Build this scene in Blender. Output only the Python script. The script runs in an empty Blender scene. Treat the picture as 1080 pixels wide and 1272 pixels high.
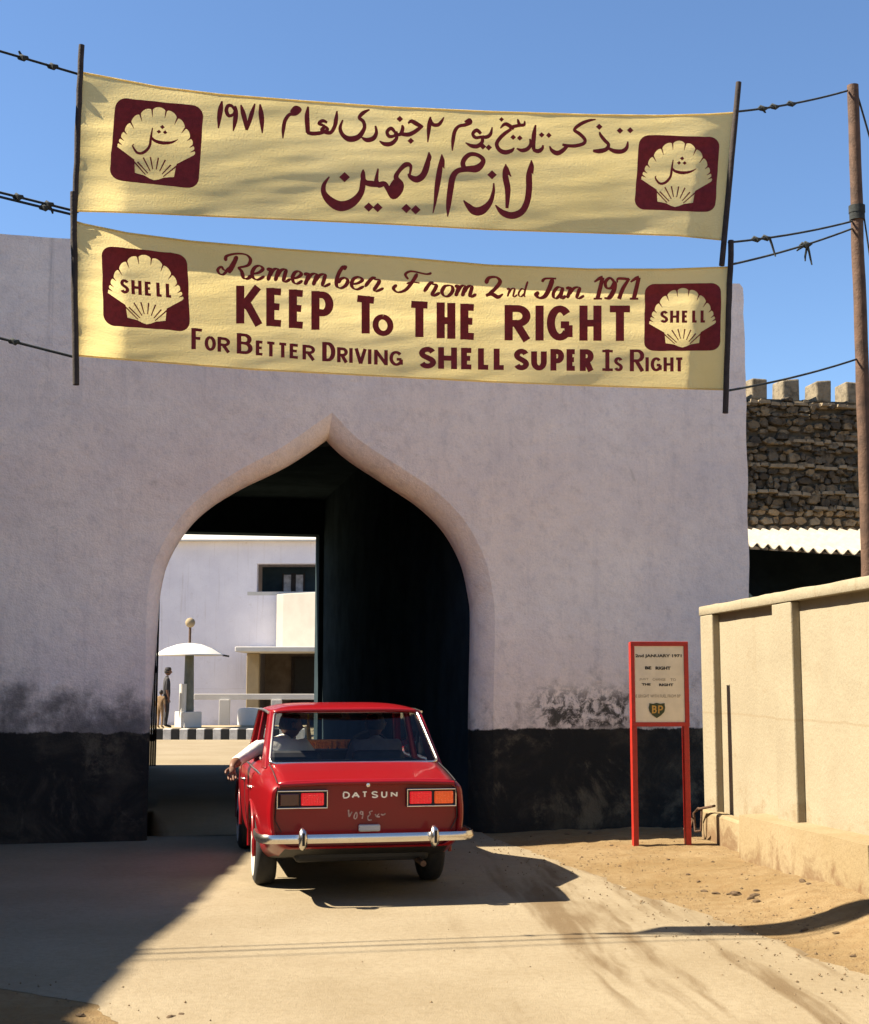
import bpy, bmesh, math, random
from mathutils import Vector, Matrix, geometry, noise
R = math.radians
random.seed(7)
scn = bpy.context.scene
col = scn.collection

# ------------------------------------------------------------------ camera, sky, sun, exposure
FPX, CX, CY, HOR, EYE = 1700.0, 540.0, 636.0, 843.0, 1.6
PITCH = math.atan((HOR - CY) / FPX)
cam = bpy.data.cameras.new('camera')
cam.sensor_fit = 'VERTICAL'; cam.sensor_height = 36.0; cam.lens = 36.0 * FPX / 1272.0
cam.clip_start = 0.05; cam.clip_end = 3000
camo = bpy.data.objects.new('camera', cam); col.objects.link(camo)
camo.location = (0, 0, EYE); camo.rotation_euler = (math.pi / 2 + PITCH, 0, 0)
scn.camera = camo

SUN_EL, SUN_AZ = R(46.0), R(-1.5)           # the sun stands square to the left, just behind the plane of the gate front
sun_to = Vector((-math.cos(SUN_EL) * math.cos(SUN_AZ), math.cos(SUN_EL) * math.sin(SUN_AZ), math.sin(SUN_EL)))
world = bpy.data.worlds.new('World'); scn.world = world; world.use_nodes = True
wn = world.node_tree
sky = wn.nodes.new('ShaderNodeTexSky'); sky.sky_type = 'NISHITA'; sky.sun_disc = False
sky.sun_elevation = SUN_EL; sky.sun_rotation = math.atan2(sun_to.x, sun_to.y)
sky.air_density = 1.0; sky.dust_density = 0.0; sky.ozone_density = 6.0; sky.altitude = 300
bg = wn.nodes['Background']; bg.inputs['Strength'].default_value = 0.058
wn.links.new(sky.outputs['Color'], bg.inputs['Color'])
sl = bpy.data.lights.new('sun', 'SUN'); sl.energy = 5.0; sl.angle = R(0.5); sl.color = (1.0, 0.875, 0.69)
so = bpy.data.objects.new('sun', sl); col.objects.link(so)
so.rotation_euler = (-sun_to).to_track_quat('-Z', 'Y').to_euler(); so.location = (-20, 0, 25)
scn.view_settings.view_transform = 'Standard'; scn.view_settings.look = 'None'
scn.view_settings.exposure = 1.72; scn.view_settings.gamma = 1.0
scn.cycles.max_bounces = 8; scn.cycles.diffuse_bounces = 5; scn.cycles.transparent_max_bounces = 12
scn.cycles.use_denoising = True

# ------------------------------------------------------------------ photo measures -> places in the world
ct, st_ = math.cos(PITCH), math.sin(PITCH)
def ray(px, py):
    xc, yc = (px - CX) / FPX, (CY - py) / FPX
    return Vector((xc, ct - yc * st_, st_ + yc * ct))
EYEV = Vector((0, 0, EYE))
def at(px, py, Y):
    d = ray(px, py); return EYEV + d * (Y / d.y)
def ground(px, py, z=0.0):
    d = ray(px, py); return EYEV + d * ((z - EYE) / d.z)
def on_plane(px, py, P, n):
    d = ray(px, py); return EYEV + d * ((P - EYEV).dot(n) / d.dot(n))

# ------------------------------------------------------------------ mesh helpers
class MB:
    def __init__(s): s.v = []; s.f = []; s.m = []; s.mi = 0
    def add(s, vs, fs):
        b = len(s.v); s.v += [tuple(v) for v in vs]
        for f in fs: s.f.append([b + i for i in f]); s.m.append(s.mi)
        return b
    def quad(s, *p): s.add(p, [list(range(len(p)))])
    def box(s, x0, x1, y0, y1, z0, z1, M=None):
        vs = [Vector((x, y, z)) for z in (z0, z1) for y in (y0, y1) for x in (x0, x1)]
        if M: vs = [M @ v for v in vs]
        s.add(vs, [(0,2,3,1),(4,5,7,6),(0,1,5,4),(2,6,7,3),(0,4,6,2),(1,3,7,5)])
    def hexa(s, a, b):      # two matching loops joined
        n = len(a); s.add(list(a) + list(b), [list(range(n))[::-1], list(range(n, 2*n))] + [(i, (i+1) % n, n + (i+1) % n, n + i) for i in range(n)])
    def tube(s, pts, r, seg=8, cap=True):
        pts = [Vector(p) for p in pts]; n = len(pts)
        rs = r if isinstance(r, (list, tuple)) else [r] * n
        vs = []; up = Vector((0, 0, 1))
        t0 = (pts[1] - pts[0]).normalized()
        if abs(t0.dot(up)) > .9: up = Vector((1, 0, 0))
        nrm = (up - t0 * up.dot(t0)).normalized()
        for i, p in enumerate(pts):
            t = (pts[min(i+1, n-1)] - pts[max(i-1, 0)]).normalized()
            nrm = (nrm - t * nrm.dot(t)).normalized(); bn = t.cross(nrm)
            for k in range(seg):
                a = 2 * math.pi * k / seg
                vs.append(p + (nrm * math.cos(a) + bn * math.sin(a)) * rs[i])
        fs = [(i*seg+k, i*seg+(k+1) % seg, (i+1)*seg+(k+1) % seg, (i+1)*seg+k) for i in range(n-1) for k in range(seg)]
        if cap: fs += [list(range(seg))[::-1], [(n-1)*seg+k for k in range(seg)]]
        s.add(vs, fs)
    def lathe(s, prof, seg=24, M=None):     # profile (r, z) round the z axis
        vs = []; n = len(prof)
        for r, z in prof:
            for k in range(seg):
                a = 2*math.pi*k/seg; v = Vector((r*math.cos(a), r*math.sin(a), z)); vs.append(M @ v if M else v)
        fs = [(i*seg+k, i*seg+(k+1) % seg, (i+1)*seg+(k+1) % seg, (i+1)*seg+k) for i in range(n-1) for k in range(seg)]
        if prof[0][0] > 1e-4: fs.append(list(range(seg))[::-1])
        if prof[-1][0] > 1e-4: fs.append([(n-1)*seg+k for k in range(seg)])
        s.add(vs, fs)
    def prism(s, poly, h, M=None):          # closed polygon in xy, height h in z
        a = [Vector((x, y, 0)) for x, y in poly]; b = [Vector((x, y, h)) for x, y in poly]
        if M: a = [M @ v for v in a]; b = [M @ v for v in b]
        s.hexa(a, b)
    def sheet(s, rows):                      # rows of points -> grid of quads
        n = len(rows[0]); vs = [p for r in rows for p in r]
        s.add(vs, [(i*n+j, i*n+j+1, (i+1)*n+j+1, (i+1)*n+j) for i in range(len(rows)-1) for j in range(n-1)])
    def build(s, name, mats, parent=None, smooth=None, bevel=0, fix=True):
        me = bpy.data.meshes.new(name); me.from_pydata(s.v, [], s.f)
        for m in (mats if isinstance(mats, (list, tuple)) else [mats]): me.materials.append(m)
        for p, mi in zip(me.polygons, s.m): p.material_index = mi
        if fix or smooth is not None:
            bm = bmesh.new(); bm.from_mesh(me)
            if fix: bmesh.ops.recalc_face_normals(bm, faces=bm.faces)
            if smooth is not None: soften(bm, smooth)
            bm.to_mesh(me); bm.free()
        o = bpy.data.objects.new(name, me); col.objects.link(o)
        if parent: o.parent = parent
        if bevel:
            md = o.modifiers.new('bevel', 'BEVEL'); md.width = bevel; md.segments = 2; md.limit_method = 'ANGLE'
        return o
def soften(bm, ang):
    for f in bm.faces: f.smooth = True
    for e in bm.edges:
        if len(e.link_faces) == 2 and e.calc_face_angle(0) > R(ang): e.smooth = False
def mesh_of(o):                               # modifiers applied
    dg = bpy.context.evaluated_depsgraph_get(); dg.update()
    return bpy.data.meshes.new_from_object(o.evaluated_get(dg), depsgraph=dg)
def empty(name, loc=(0, 0, 0), rz=0):
    o = bpy.data.objects.new(name, None); col.objects.link(o); o.location = loc; o.rotation_euler = (0, 0, rz)
    o.empty_display_size = .2; return o
def tag(o, label=None, cat=None, group=None, kind=None):
    if label: o['label'] = label
    if cat: o['category'] = cat
    if group: o['group'] = group
    if kind: o['kind'] = kind
    return o
def copy_tree(o, parent=None):
    c = o.copy(); col.objects.link(c)
    if parent: c.parent = parent
    for ch in list(o.children): copy_tree(ch, c)
    return c
def nz(x, y, z=0): return noise.noise(Vector((x, y, z)))

# ------------------------------------------------------------------ materials
def new_mat(name):
    m = bpy.data.materials.new(name); m.use_nodes = True
    return m, m.node_tree, m.node_tree.nodes['Principled BSDF']
class G:                                     # short node-graph writer
    def __init__(s, nt): s.nt = nt
    def n(s, t, **kw):
        x = s.nt.nodes.new(t)
        for k, v in kw.items(): setattr(x, k, v)
        return x
    def set(s, sock, v):
        if isinstance(v, bpy.types.NodeSocket): s.nt.links.new(v, sock)
        elif v is not None: sock.default_value = v
    def noise(s, vec, scale, detail=6, rough=.6, dist=0):
        x = s.n('ShaderNodeTexNoise'); s.set(x.inputs['Vector'], vec); x.inputs['Scale'].default_value = scale
        x.inputs['Detail'].default_value = detail; x.inputs['Roughness'].default_value = rough; x.inputs['Distortion'].default_value = dist
        return x.outputs['Fac']
    def ramp(s, f, a, b, lo=0., hi=1.):
        x = s.n('ShaderNodeMapRange'); x.interpolation_type = 'SMOOTHSTEP'
        s.set(x.inputs['Value'], f); x.inputs['From Min'].default_value = a; x.inputs['From Max'].default_value = b
        x.inputs['To Min'].default_value = lo; x.inputs['To Max'].default_value = hi
        return x.outputs['Result']
    def math(s, op, a, b=None):
        x = s.n('ShaderNodeMath', operation=op); s.set(x.inputs[0], a); s.set(x.inputs[1], b); return x.outputs[0]
    def mix(s, f, a, b, mode='MIX'):
        x = s.n('ShaderNodeMix', data_type='RGBA', blend_type=mode)
        s.set(x.inputs[0], f); s.set(x.inputs[6], c4(a)); s.set(x.inputs[7], c4(b)); return x.outputs[2]
    def coord(s, out='Object'): return s.n('ShaderNodeTexCoord').outputs[out]
    def mapping(s, vec, scale=(1, 1, 1), rot=(0, 0, 0)):
        x = s.n('ShaderNodeMapping'); s.set(x.inputs['Vector'], vec); x.inputs['Scale'].default_value = scale; x.inputs['Rotation'].default_value = rot
        return x.outputs[0]
    def bump(s, h, strength, dist=.02, normal=None):
        x = s.n('ShaderNodeBump'); s.set(x.inputs['Height'], h); x.inputs['Strength'].default_value = strength; x.inputs['Distance'].default_value = dist
        s.set(x.inputs['Normal'], normal); return x.outputs[0]
    def sep(s, vec):
        x = s.n('ShaderNodeSeparateXYZ'); s.set(x.inputs[0], vec); return x.outputs
def c4(c): return c if isinstance(c, bpy.types.NodeSocket) else (tuple(c) + (1,))[:4]
def simple(name, c, rough=.7, var=.12, scale=6, bump=.0, bscale=60, metal=0, spec=.4, coat=0):
    m, nt, b = new_mat(name); g = G(nt); co = g.coord()
    f = g.ramp(g.noise(co, scale, 8), .3, .7)
    nt.links.new(g.mix(f, [x*(1-var) for x in c], [min(1, x*(1+var)) for x in c]), b.inputs['Base Color'])
    b.inputs['Roughness'].default_value = rough; b.inputs['Metallic'].default_value = metal
    b.inputs['Specular IOR Level'].default_value = spec; b.inputs['Coat Weight'].default_value = coat; b.inputs['Coat Roughness'].default_value = .06
    if bump: nt.links.new(g.bump(g.noise(co, bscale, 5), bump), b.inputs['Normal'])
    return m
M = {}
M['wood'] = simple('weathered_wood', (.085, .048, .030), .8, .35, 9, .4, 60)
M['darkwood'] = simple('dark_wood', (.03, .022, .02), .85, .3, 14, .3, 60)
M['rope'] = simple('dark_rope', (.025, .03, .03), .95, .3, 40, .3, 200)
M['cream'] = simple('cream_limewash', (0.2816, 0.22, 0.132), .9, .10, 2.2, .25, 35)
M['white'] = simple('white_limewash', (.52, .50, .46), .9, .05, 2.5, .2, 30)
M['redpaint'] = simple('red_gloss_paint', (.36, .018, .010), .45, .12, 20)
M['signwhite'] = simple('sign_panel_white', (.72, .63, .47), .6, .06, 8)
M['blackink'] = simple('black_ink', (.02, .016, .012), .7, .1, 30)
M['maroon'] = simple('maroon_paint', (.16, .012, .018), .85, .18, 30, .2, 300)
M['chrome'] = simple('chrome', (.66, .63, .58), .26, .05, 8, metal=1)
M['black'] = simple('black_trim', (.012, .012, .013), .6, .2, 10)
M['rubber'] = simple('tyre_rubber', (.02, .02, .02), .85, .2, 20, .2, 80)
M['seat'] = simple('seat_vinyl', (.035, .035, .04), .5, .2, 10)
M['rust'] = simple('rusty_iron', (.09, .05, .03), .8, .3, 20, .3, 80)
M['skin'] = simple('brown_skin', (.14, .066, .038), .55, .1, 15)
M['shirt'] = simple('white_cotton_shirt', (.74, .71, .65), .9, .05, 12, .3, 40)
M['hair'] = simple('black_hair', (.012, .010, .009), .6, .3, 40, .5, 90)
M['grey'] = simple('grey_shirt', (.17, .17, .19), .9, .1, 12, .3, 40)
M['dark'] = simple('dark_cloth', (.03, .028, .03), .9, .2, 12)
M['orange'] = simple('orange_tassels', (.90, .30, .06), .8, .25, 60)
M['yellow'] = simple('yellow_ribbon', (0.264, 0.1848, 0.0264), .7, .1, 30)
M['tan'] = simple('tan_cloth', (0.198, 0.1232, 0.0616), .9, .15, 12)
# ------------------------------------------------------------------ the ground and the road
ALPHA = R(12.5)
ge, gm = Vector((math.cos(ALPHA), math.sin(ALPHA), 0)), Vector((-math.sin(ALPHA), math.cos(ALPHA), 0))
GP = ground(600, 1036)
def gpt(s, d, z=0): return GP + ge * s + gm * d + Vector((0, 0, z))
def gate_px(px, py, off=0):
    p = on_plane(px, py, GP + gm * off, gm) - GP
    return p.dot(ge), p.z
def lerp(a, b, t): return a + (b - a) * t
def plerp(tab, x):
    if x <= tab[0][0]: return tab[0][1]
    for (x0, y0), (x1, y1) in zip(tab, tab[1:]):
        if x <= x1: return lerp(y0, y1, (x - x0) / (x1 - x0))
    return tab[-1][1]
REDGE = [(-6, 2.9), (5, 2.75), (7.3, 2.42), (8.7, 2.1), (10.0, 1.72), (11.5, 1.3), (13.3, .82), (14.2, .50)]
LEDGE = [(-6, -1.3), (5, -1.25), (6.2, -1.30), (7.0, -1.62), (8, -3.4), (9.5, -6.0), (14.2, -7.5)]
def smooth01(t): t = max(0, min(1, t)); return t * t * (3 - 2 * t)
def sand_h(x, y):
    if y > 14.6 or y < -8 or x > 9: return 0
    d = x - plerp(REDGE, y); w = smooth01(d / .9) if d > 0 else smooth01((plerp(LEDGE, y) - x) / .9)
    return w * (.03 + .022 * nz(x * 1.7, y * 1.7) + .014 * nz(x * 6, y * 6, 3) + .007 * nz(x * 17, y * 17, 8) + .03 * smooth01((x - 1.2) / 2) + .15 * smooth01((x - 2.0) / 1.3) * smooth01((12.8 - y) / 3.8))
def ground_mat():
    m, nt, b = new_mat('sandy_earth'); g = G(nt); co = g.coord()
    n1 = g.ramp(g.noise(co, .9, 8), .35, .7); n2 = g.ramp(g.noise(co, 9, 8), .35, .7); n3 = g.ramp(g.noise(co, 45, 6), .55, .72)
    c = g.mix(n1, (.190, .132, .064), (.240, .178, .098)); c = g.mix(g.math('MULTIPLY', n2, .45), c, (0.1496, 0.088, 0.0374)); c = g.mix(g.math('MULTIPLY', n3, .5), c, (0.1056, 0.066, 0.033))
    nt.links.new(c, b.inputs['Base Color']); b.inputs['Roughness'].default_value = .95; b.inputs['Specular IOR Level'].default_value = .1
    h = g.math('ADD', g.noise(co, 14, 8, .7), g.math('MULTIPLY', g.noise(co, 70, 6), .5))
    nt.links.new(g.bump(h, .7, .03), b.inputs['Normal']); return m
def road_mat():
    m, nt, b = new_mat('dusty_road'); g = G(nt); co = g.coord()
    n1 = g.ramp(g.noise(co, .8, 8), .3, .7); n2 = g.ramp(g.noise(co, 22, 8, .7), .35, .7)
    c = g.mix(n1, (.224, .182, .118), (.268, .225, .153)); c = g.mix(g.math('MULTIPLY', n2, .30), c, (0.154, 0.1144, 0.0616))
    # wheel tracks: dark dust streaks running along the road, bending to the right
    mp = g.mapping(co, (1, 1, 1), (0, 0, R(-5)))
    wob = g.noise(g.mapping(co, (.35, .35, .35)), 1.0, 3)
    s = g.sep(mp); u = g.math('ADD', s[0], g.math('MULTIPLY', wob, .35))
    st = g.noise(g.n('ShaderNodeCombineXYZ').outputs[0], 1)
    cmb = g.n('ShaderNodeCombineXYZ'); g.set(cmb.inputs[0], g.math('MULTIPLY', u, 3.0)); g.set(cmb.inputs[1], g.math('MULTIPLY', s[1], .10))
    streak = g.ramp(g.noise(cmb.outputs[0], 1.6, 3, .5), .50, .62)
    brk = g.ramp(g.noise(g.mapping(co, (1.6, .22, 1), (0, 0, R(-6))), 2.2, 5), .40, .62)
    near = g.ramp(g.sep(co)[0], -.2, .9)
    f = g.math('MULTIPLY', g.math('MULTIPLY', streak, brk), g.math('MULTIPLY', near, .85))
    c = g.mix(f, c, (0.1144, 0.077, 0.0396))
    spots = g.ramp(g.noise(co, 5, 5, .7), .66, .74); c = g.mix(g.math('MULTIPLY', spots, .4), c, (0.1012, 0.066, 0.0352))
    nt.links.new(c, b.inputs['Base Color']); b.inputs['Roughness'].default_value = .93; b.inputs['Specular IOR Level'].default_value = .15
    h = g.math('ADD', g.noise(co, 26, 8, .7), g.math('MULTIPLY', g.noise(co, 120, 4), .6))
    nt.links.new(g.bump(h, .45, .02), b.inputs['Normal']); return m
M['sand'] = ground_mat(); M['road'] = road_mat()
def axis(a, b, step, far):
    v = [a + step * i for i in range(int((b - a) / step) + 1)]
    k, s = [], step
    x = v[0]; lo = []; 
    while x > -far: s *= 1.6; x -= s; lo.append(x)
    s = step; x = v[-1]; hi = []
    while x < far: s *= 1.6; x += s; hi.append(x)
    return lo[::-1] + v + hi
xs, ys = axis(-4.5, 6.0, .06, 1500), axis(3.5, 15, .06, 1500)
g_ = MB(); g_.sheet([[(x, y, sand_h(x, y)) for x in xs] for y in ys])
tag(g_.build('ground', M['sand'], smooth=180, fix=False), 'sandy ground beside the road', kind='structure')
r_ = MB(); rows = []
yy = [-6 + .05 * i for i in range(int((14.2 + 6) / .05) + 1)]
for y in yy:
    a, b = plerp(LEDGE, y) + .16 * nz(y * 1.1, 5) + .06 * nz(y * 5, 9) + .06 * nz(y * 13, 4), plerp(REDGE, y) + .14 * nz(y * .9, 1) + .05 * nz(y * 4, 2) + .05 * nz(y * 13, 6)
    rows.append([(lerp(a, b, t / 14), y, .016 - .014 * (abs(t / 7 - 1) ** 6)) for t in range(15)])
r_.sheet(rows); a0, b0 = rows[-1][0], rows[-1][-1]
rr = [[lerp(Vector(a0), Vector(b0), t / 14) for t in range(15)]]
for d in (.35, 6, 12.2): rr.append([lerp(gpt(-3.42, d, .014), gpt(.02, d, .014), t / 14) for t in range(15)])
rr.append([lerp(gpt(-9, 13.2, .014), gpt(8, 13.2, .014), t / 14) for t in range(15)]); rr.append([lerp(gpt(-30, 22, .014), gpt(30, 22, .014), t / 14) for t in range(15)])
rr.append([lerp(gpt(-30, 60, .014), gpt(30, 60, .014), t / 14) for t in range(15)])
r_.sheet(rr)
tag(r_.build('road', M['road'], smooth=180, fix=False), 'pale dusty road running up to the arch', kind='structure')

# ------------------------------------------------------------------ the gatehouse
def gate_mat():
    m, nt, b = new_mat('old_limewashed_plaster'); g = G(nt); co = g.coord(); s = g.sep(co)
    big = g.ramp(g.noise(co, .45, 6, .55), .3, .7); med = g.ramp(g.noise(co, 2.2, 8, .65), .3, .75); fine = g.noise(co, 38, 6, .7)
    c = g.mix(big, (.90, .75, .645), (.975, .845, .74)); c = g.mix(g.math('MULTIPLY', med, .46), c, (.66, .575, .55)); c = g.mix(g.math('MULTIPLY', g.ramp(g.noise(co, 6.5, 9, .75), .48, .66), .36), c, (.52, .45, .43))
    streakv = g.noise(g.mapping(co, (5, 5, .5)), 1.3, 6, .6); c = g.mix(g.math('MULTIPLY', g.ramp(streakv, .52, .75), .28), c, (.55, .48, .46))
    c = g.mix(g.math('MULTIPLY', g.ramp(fine, .35, .75), .34), c, (.56, .50, .49))
    # lighter patch repairs
    pat = g.ramp(g.noise(co, 1.3, 7, .7, .8), .66, .72); c = g.mix(g.math('MULTIPLY', pat, .60), c, (.93, .86, .79))
    # rain streaks and blotches
    rain = g.math('MULTIPLY', g.ramp(g.noise(g.mapping(co, (7, 7, .22)), 1.0, 6, .65), .55, .72), g.ramp(s[2], 3.6, 5.6)); c = g.mix(g.math('MULTIPLY', rain, .55), c, (.40, .35, .33))
    blot = g.math('MULTIPLY', g.ramp(g.noise(g.mapping(co, (1, 1, .55)), 2.6, 7, .7, .6), .63, .74), g.ramp(s[0], .2, 1.2)); c = g.mix(g.math('MULTIPLY', blot, .50), c, (.40, .34, .27))
    # mildew along the foot of the limewash, with a heavy patch right of the arch
    edge = g.math('ADD', s[2], g.math('MULTIPLY', g.math('SUBTRACT', g.noise(co, 3.2, 9, .75), .5), .16))
    foot = g.ramp(s[2], 1.0, 2.1, 1, 0)
    mil = g.ramp(g.math('ADD', g.noise(co, 3.4, 9, .72, .4), g.math('MULTIPLY', foot, .20)), .62, .84)
    c = g.mix(g.math('MULTIPLY', mil, .55), c, (.20, .16, .13))
    px_ = g.math('MULTIPLY', g.ramp(s[0], .35, .8), g.ramp(s[0], 1.9, 2.5, 1, 0))
    pz_ = g.math('MULTIPLY', g.ramp(s[2], 1.04, 1.12), g.ramp(s[2], 1.30, 1.62, 1, 0))
    pch = g.math('MULTIPLY', g.math('MULTIPLY', px_, pz_), g.ramp(g.noise(co, 7, 9, .75, .5), .44, .56))
    c = g.mix(g.math('MULTIPLY', pch, .92), c, (.03, .028, .022))
    # grime patch left of the arch, plus painted-in shade deepening toward the left end
    lf = g.math('MULTIPLY', g.ramp(s[0], -3.0, -5.2), g.ramp(s[2], 1.0, 2.3, 1, 0)); lp = g.math('MULTIPLY', g.math('MULTIPLY', g.ramp(s[0], -4.6, -3.9), g.ramp(s[0], -3.3, -2.9, 1, 0)), g.ramp(s[2], 1.05, 1.7, 1, 0))
    gr = g.ramp(g.math('ADD', g.noise(co, 2.4, 8, .68), g.math('MULTIPLY', g.math('ADD', lf, g.math('MULTIPLY', lp, .7)), .42)), .60, .92); c = g.mix(g.math('MULTIPLY', gr, .8), c, (.07, .07, .07))
    # tarred dado
    tarn = g.ramp(g.noise(co, 2.0, 9, .7, .6), .45, .75); tar = g.mix(tarn, (.018, .018, .017), (.060, .052, .038)); tar = g.mix(g.math('MULTIPLY', g.ramp(g.noise(co, 1.4, 9, .75, .3),   .52, .66), .60), tar, (.15, .125, .085))
    tar = g.mix(g.math('MULTIPLY', g.ramp(g.noise(co, 5, 9, .75, 1.0), .63, .74), .5), tar, (.12, .10, .07))
    c = g.mix(g.ramp(edge, 1.065, 1.085, 1, 0), c, tar)
    nt.links.new(c, b.inputs['Base Color']); b.inputs['Roughness'].default_value = .92; b.inputs['Specular IOR Level'].default_value = .2
    h = g.math('ADD', g.math('MULTIPLY', g.noise(co, 1.6, 5), 2.2), g.math('ADD', g.noise(co, 9, 6, .6), g.math('MULTIPLY', g.noise(co, 55, 5), .5)))
    nt.links.new(g.bump(h, .55, .03), b.inputs['Normal']); return m
M['gate'] = gate_mat()
def matt(m):
    m.node_tree.nodes['Principled BSDF'].inputs['Specular IOR Level'].default_value = 0; return m
M['shadewall'] = simple('shade_dark_plaster', (.030, .044, .052), .95, .25, 1.4, .3, 25); matt(M['shadewall'])  # near-black colour that puts the deep shade into interior walls
gate = empty('gatehouse', GP, ALPHA)
tag(gate, 'large lavender grey limewashed gatehouse with a pointed arch and black tarred foot', 'gatehouse')
arch_l = [(180,1036),(180,900),(181,830),(182,767),(184.5,731),(195,691),(217,652),(248,618),(292,587),(351,555),(413,512)]
arch_r = [(445,545),(494,578),(540,609),(576,645),(601,690),(612,735),(615,767),(614,840),(613,909),(613,1036)]
L_ = [gate_px(*p) for p in arch_l]; Rr = [gate_px(*p) for p in arch_r]
L_[0] = (L_[1][0], -.3); Rr[-1] = (Rr[-2][0], -.3)
def dens(pts, n):                            # Catmull-Rom refine
    out = []
    for i in range(len(pts) - 1):
        p0, p1, p2, p3 = [Vector(pts[max(0, min(len(pts)-1, j))]) for j in (i-1, i, i+1, i+2)]
        for k in range(n):
            t = k / n
            out.append(.5 * ((2*p1) + (p2-p0)*t + (2*p0-5*p1+4*p2-p3)*t*t + (3*p1-p0-3*p2+p3)*t**3))
    out.append(Vector(pts[-1])); return out
al = dens(L_, 6); ar = dens([L_[-1]] + Rr, 6)
arch = al + ar[1:]                           # left foot -> apex -> right foot
apex_i = len(al) - 1
def inward(i):
    a, b = arch[max(0, i-1)], arch[min(len(arch)-1, i+1)]
    t = (b - a).normalized(); return Vector((t.y, -t.x))
FR = .20
def fr(i):                                   # the plaster edge is rounded more on the right than on the left leg
    p = arch[i]; h = p.y
    if i <= apex_i: return lerp(.05, .13, smooth01((h - .9) / 1.6)) + .06 * smooth01((h - 3.2) / 1.0)
    return lerp(.20, .19, smooth01((h - 2.4) / 1.6))
ins = []
for i in range(len(arch)):
    n = Vector((0, -1.25)) if i == apex_i else inward(i)
    ins.append(n)
sL, zL = gate_px(0, 291); sR, zR = gate_px(924, 352)
sR2, _ = gate_px(930, 700)
def top_z(s): return zL + (zR - zL) * (s - sL) / (sR - sL) + .035 * nz(s * .9, 2) + .012 * nz(s * 5, 4)
S0, S1 = -11.5, sR
poly = [(S0, -.3)] + [(S0, top_z(S0))] + [(s, top_z(s)) for s in [S0 + .15 * i for i in range(1, int((S1 - S0) / .15))]]
poly += [(S1 - .05, top_z(S1)), (S1 - .01, top_z(S1) - .05)]
zz = top_z(S1) - .2
while zz > -.3: poly.append((S1 + (sR2 - S1) * (top_z(S1) - zz) / 3.7 + .018 * nz(zz * 2.2, 7) + .008 * nz(zz * 8, 3), zz)); zz -= .15
poly.append((sR2, -.3))
w = MB()
full = [Vector((x, 0, z)) for x, z in poly] + [Vector((p.x, 0, p.y)) for p in reversed(arch)]
tri = geometry.tessellate_polygon([[Vector((v.x, v.z, 0)) for v in full]])
w.add(full, [list(t) for t in tri])
NB = 8; rows = []                            # the rounded edge of the arch, then the reveal
for k in range(NB + 1):
    a0 = R(32); a = lerp(a0, math.pi / 2, k / NB); qi = (math.sin(a) - math.sin(a0)) / (1 - math.sin(a0)); qd = (math.cos(a0) - math.cos(a)) / math.cos(a0)
    rows.append([(p.x + n.x * fr(i) * qi, fr(i) * 1.25 * qd, p.y + n.y * fr(i) * qi) for i, (p, n) in enumerate(zip(arch, ins))])
rows.append([(x, .30, z) for x, y, z in rows[-1]])
w.sheet(rows)
nP = len(poly)                               # back of the front wall is closed by the block's outside faces
DEPTH = 12.3
vs = [Vector((x, 0, z)) for x, z in poly]; vb = [Vector((x, .85, z)) for x, z in poly]
for i in range(nP - 1): w.quad(vs[i], vs[i+1], vb[i+1], vb[i])
tri = geometry.tessellate_polygon([[Vector((x, z, 0)) for x, z in [(.6, -.3), (.6, 5.0)] + [p for p in poly if p[0] > .6]]])
bk = [Vector((.6, .85, -.3)), Vector((.6, .85, 5.0))] + [v for v in vb if v.x > .6]
w.add(bk, [list(t) for t in tri])
w.box(S0, .75, .84, DEPTH, 5.02, 5.55); w.box(.70, .75, .84, DEPTH, -.3, 5.02)
wall = w.build('front_wall', M['gate'], gate, smooth=22, fix=False)
# the dark chamber behind the arch: inner front wall, side walls, ceiling, and the far wall with its square opening
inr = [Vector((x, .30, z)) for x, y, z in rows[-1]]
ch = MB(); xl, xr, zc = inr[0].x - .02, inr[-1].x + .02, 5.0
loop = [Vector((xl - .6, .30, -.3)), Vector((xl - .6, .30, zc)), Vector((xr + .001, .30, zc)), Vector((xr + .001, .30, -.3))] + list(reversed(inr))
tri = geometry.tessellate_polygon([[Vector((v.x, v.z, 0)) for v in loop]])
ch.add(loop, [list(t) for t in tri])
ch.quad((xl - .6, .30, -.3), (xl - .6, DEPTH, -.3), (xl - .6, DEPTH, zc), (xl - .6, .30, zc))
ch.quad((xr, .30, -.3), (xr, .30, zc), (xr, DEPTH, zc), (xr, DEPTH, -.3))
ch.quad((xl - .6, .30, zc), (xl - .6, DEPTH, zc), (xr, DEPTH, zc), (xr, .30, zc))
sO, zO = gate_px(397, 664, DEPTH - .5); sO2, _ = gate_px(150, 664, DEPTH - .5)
ch.build('passage_chamber', M['shadewall'], gate, fix=False)
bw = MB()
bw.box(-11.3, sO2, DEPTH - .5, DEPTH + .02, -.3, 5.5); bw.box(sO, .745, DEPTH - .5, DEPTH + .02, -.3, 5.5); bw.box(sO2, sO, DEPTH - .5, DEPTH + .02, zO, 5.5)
bw.build('back_wall', M['shadewall'], gate)

q = MB(); a, zt = gate_px(186.5, 716, DEPTH - 1.2); b, _ = gate_px(199.5, 716, DEPTH - 1.2)
for k in range(5): q.box(lerp(a, b, k / 5) + .004, lerp(a, b, (k + 1) / 5), DEPTH - 1.25 + .012 * (k % 2), DEPTH - 1.15, .06, zt - .015 * (k % 3))
for z in (.5, 1.7, zt - .4): q.box(a, b, DEPTH - 1.275, DEPTH - 1.252, z, z + .12)
q.build('gate_leaf', M['darkwood'], gate)

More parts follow.
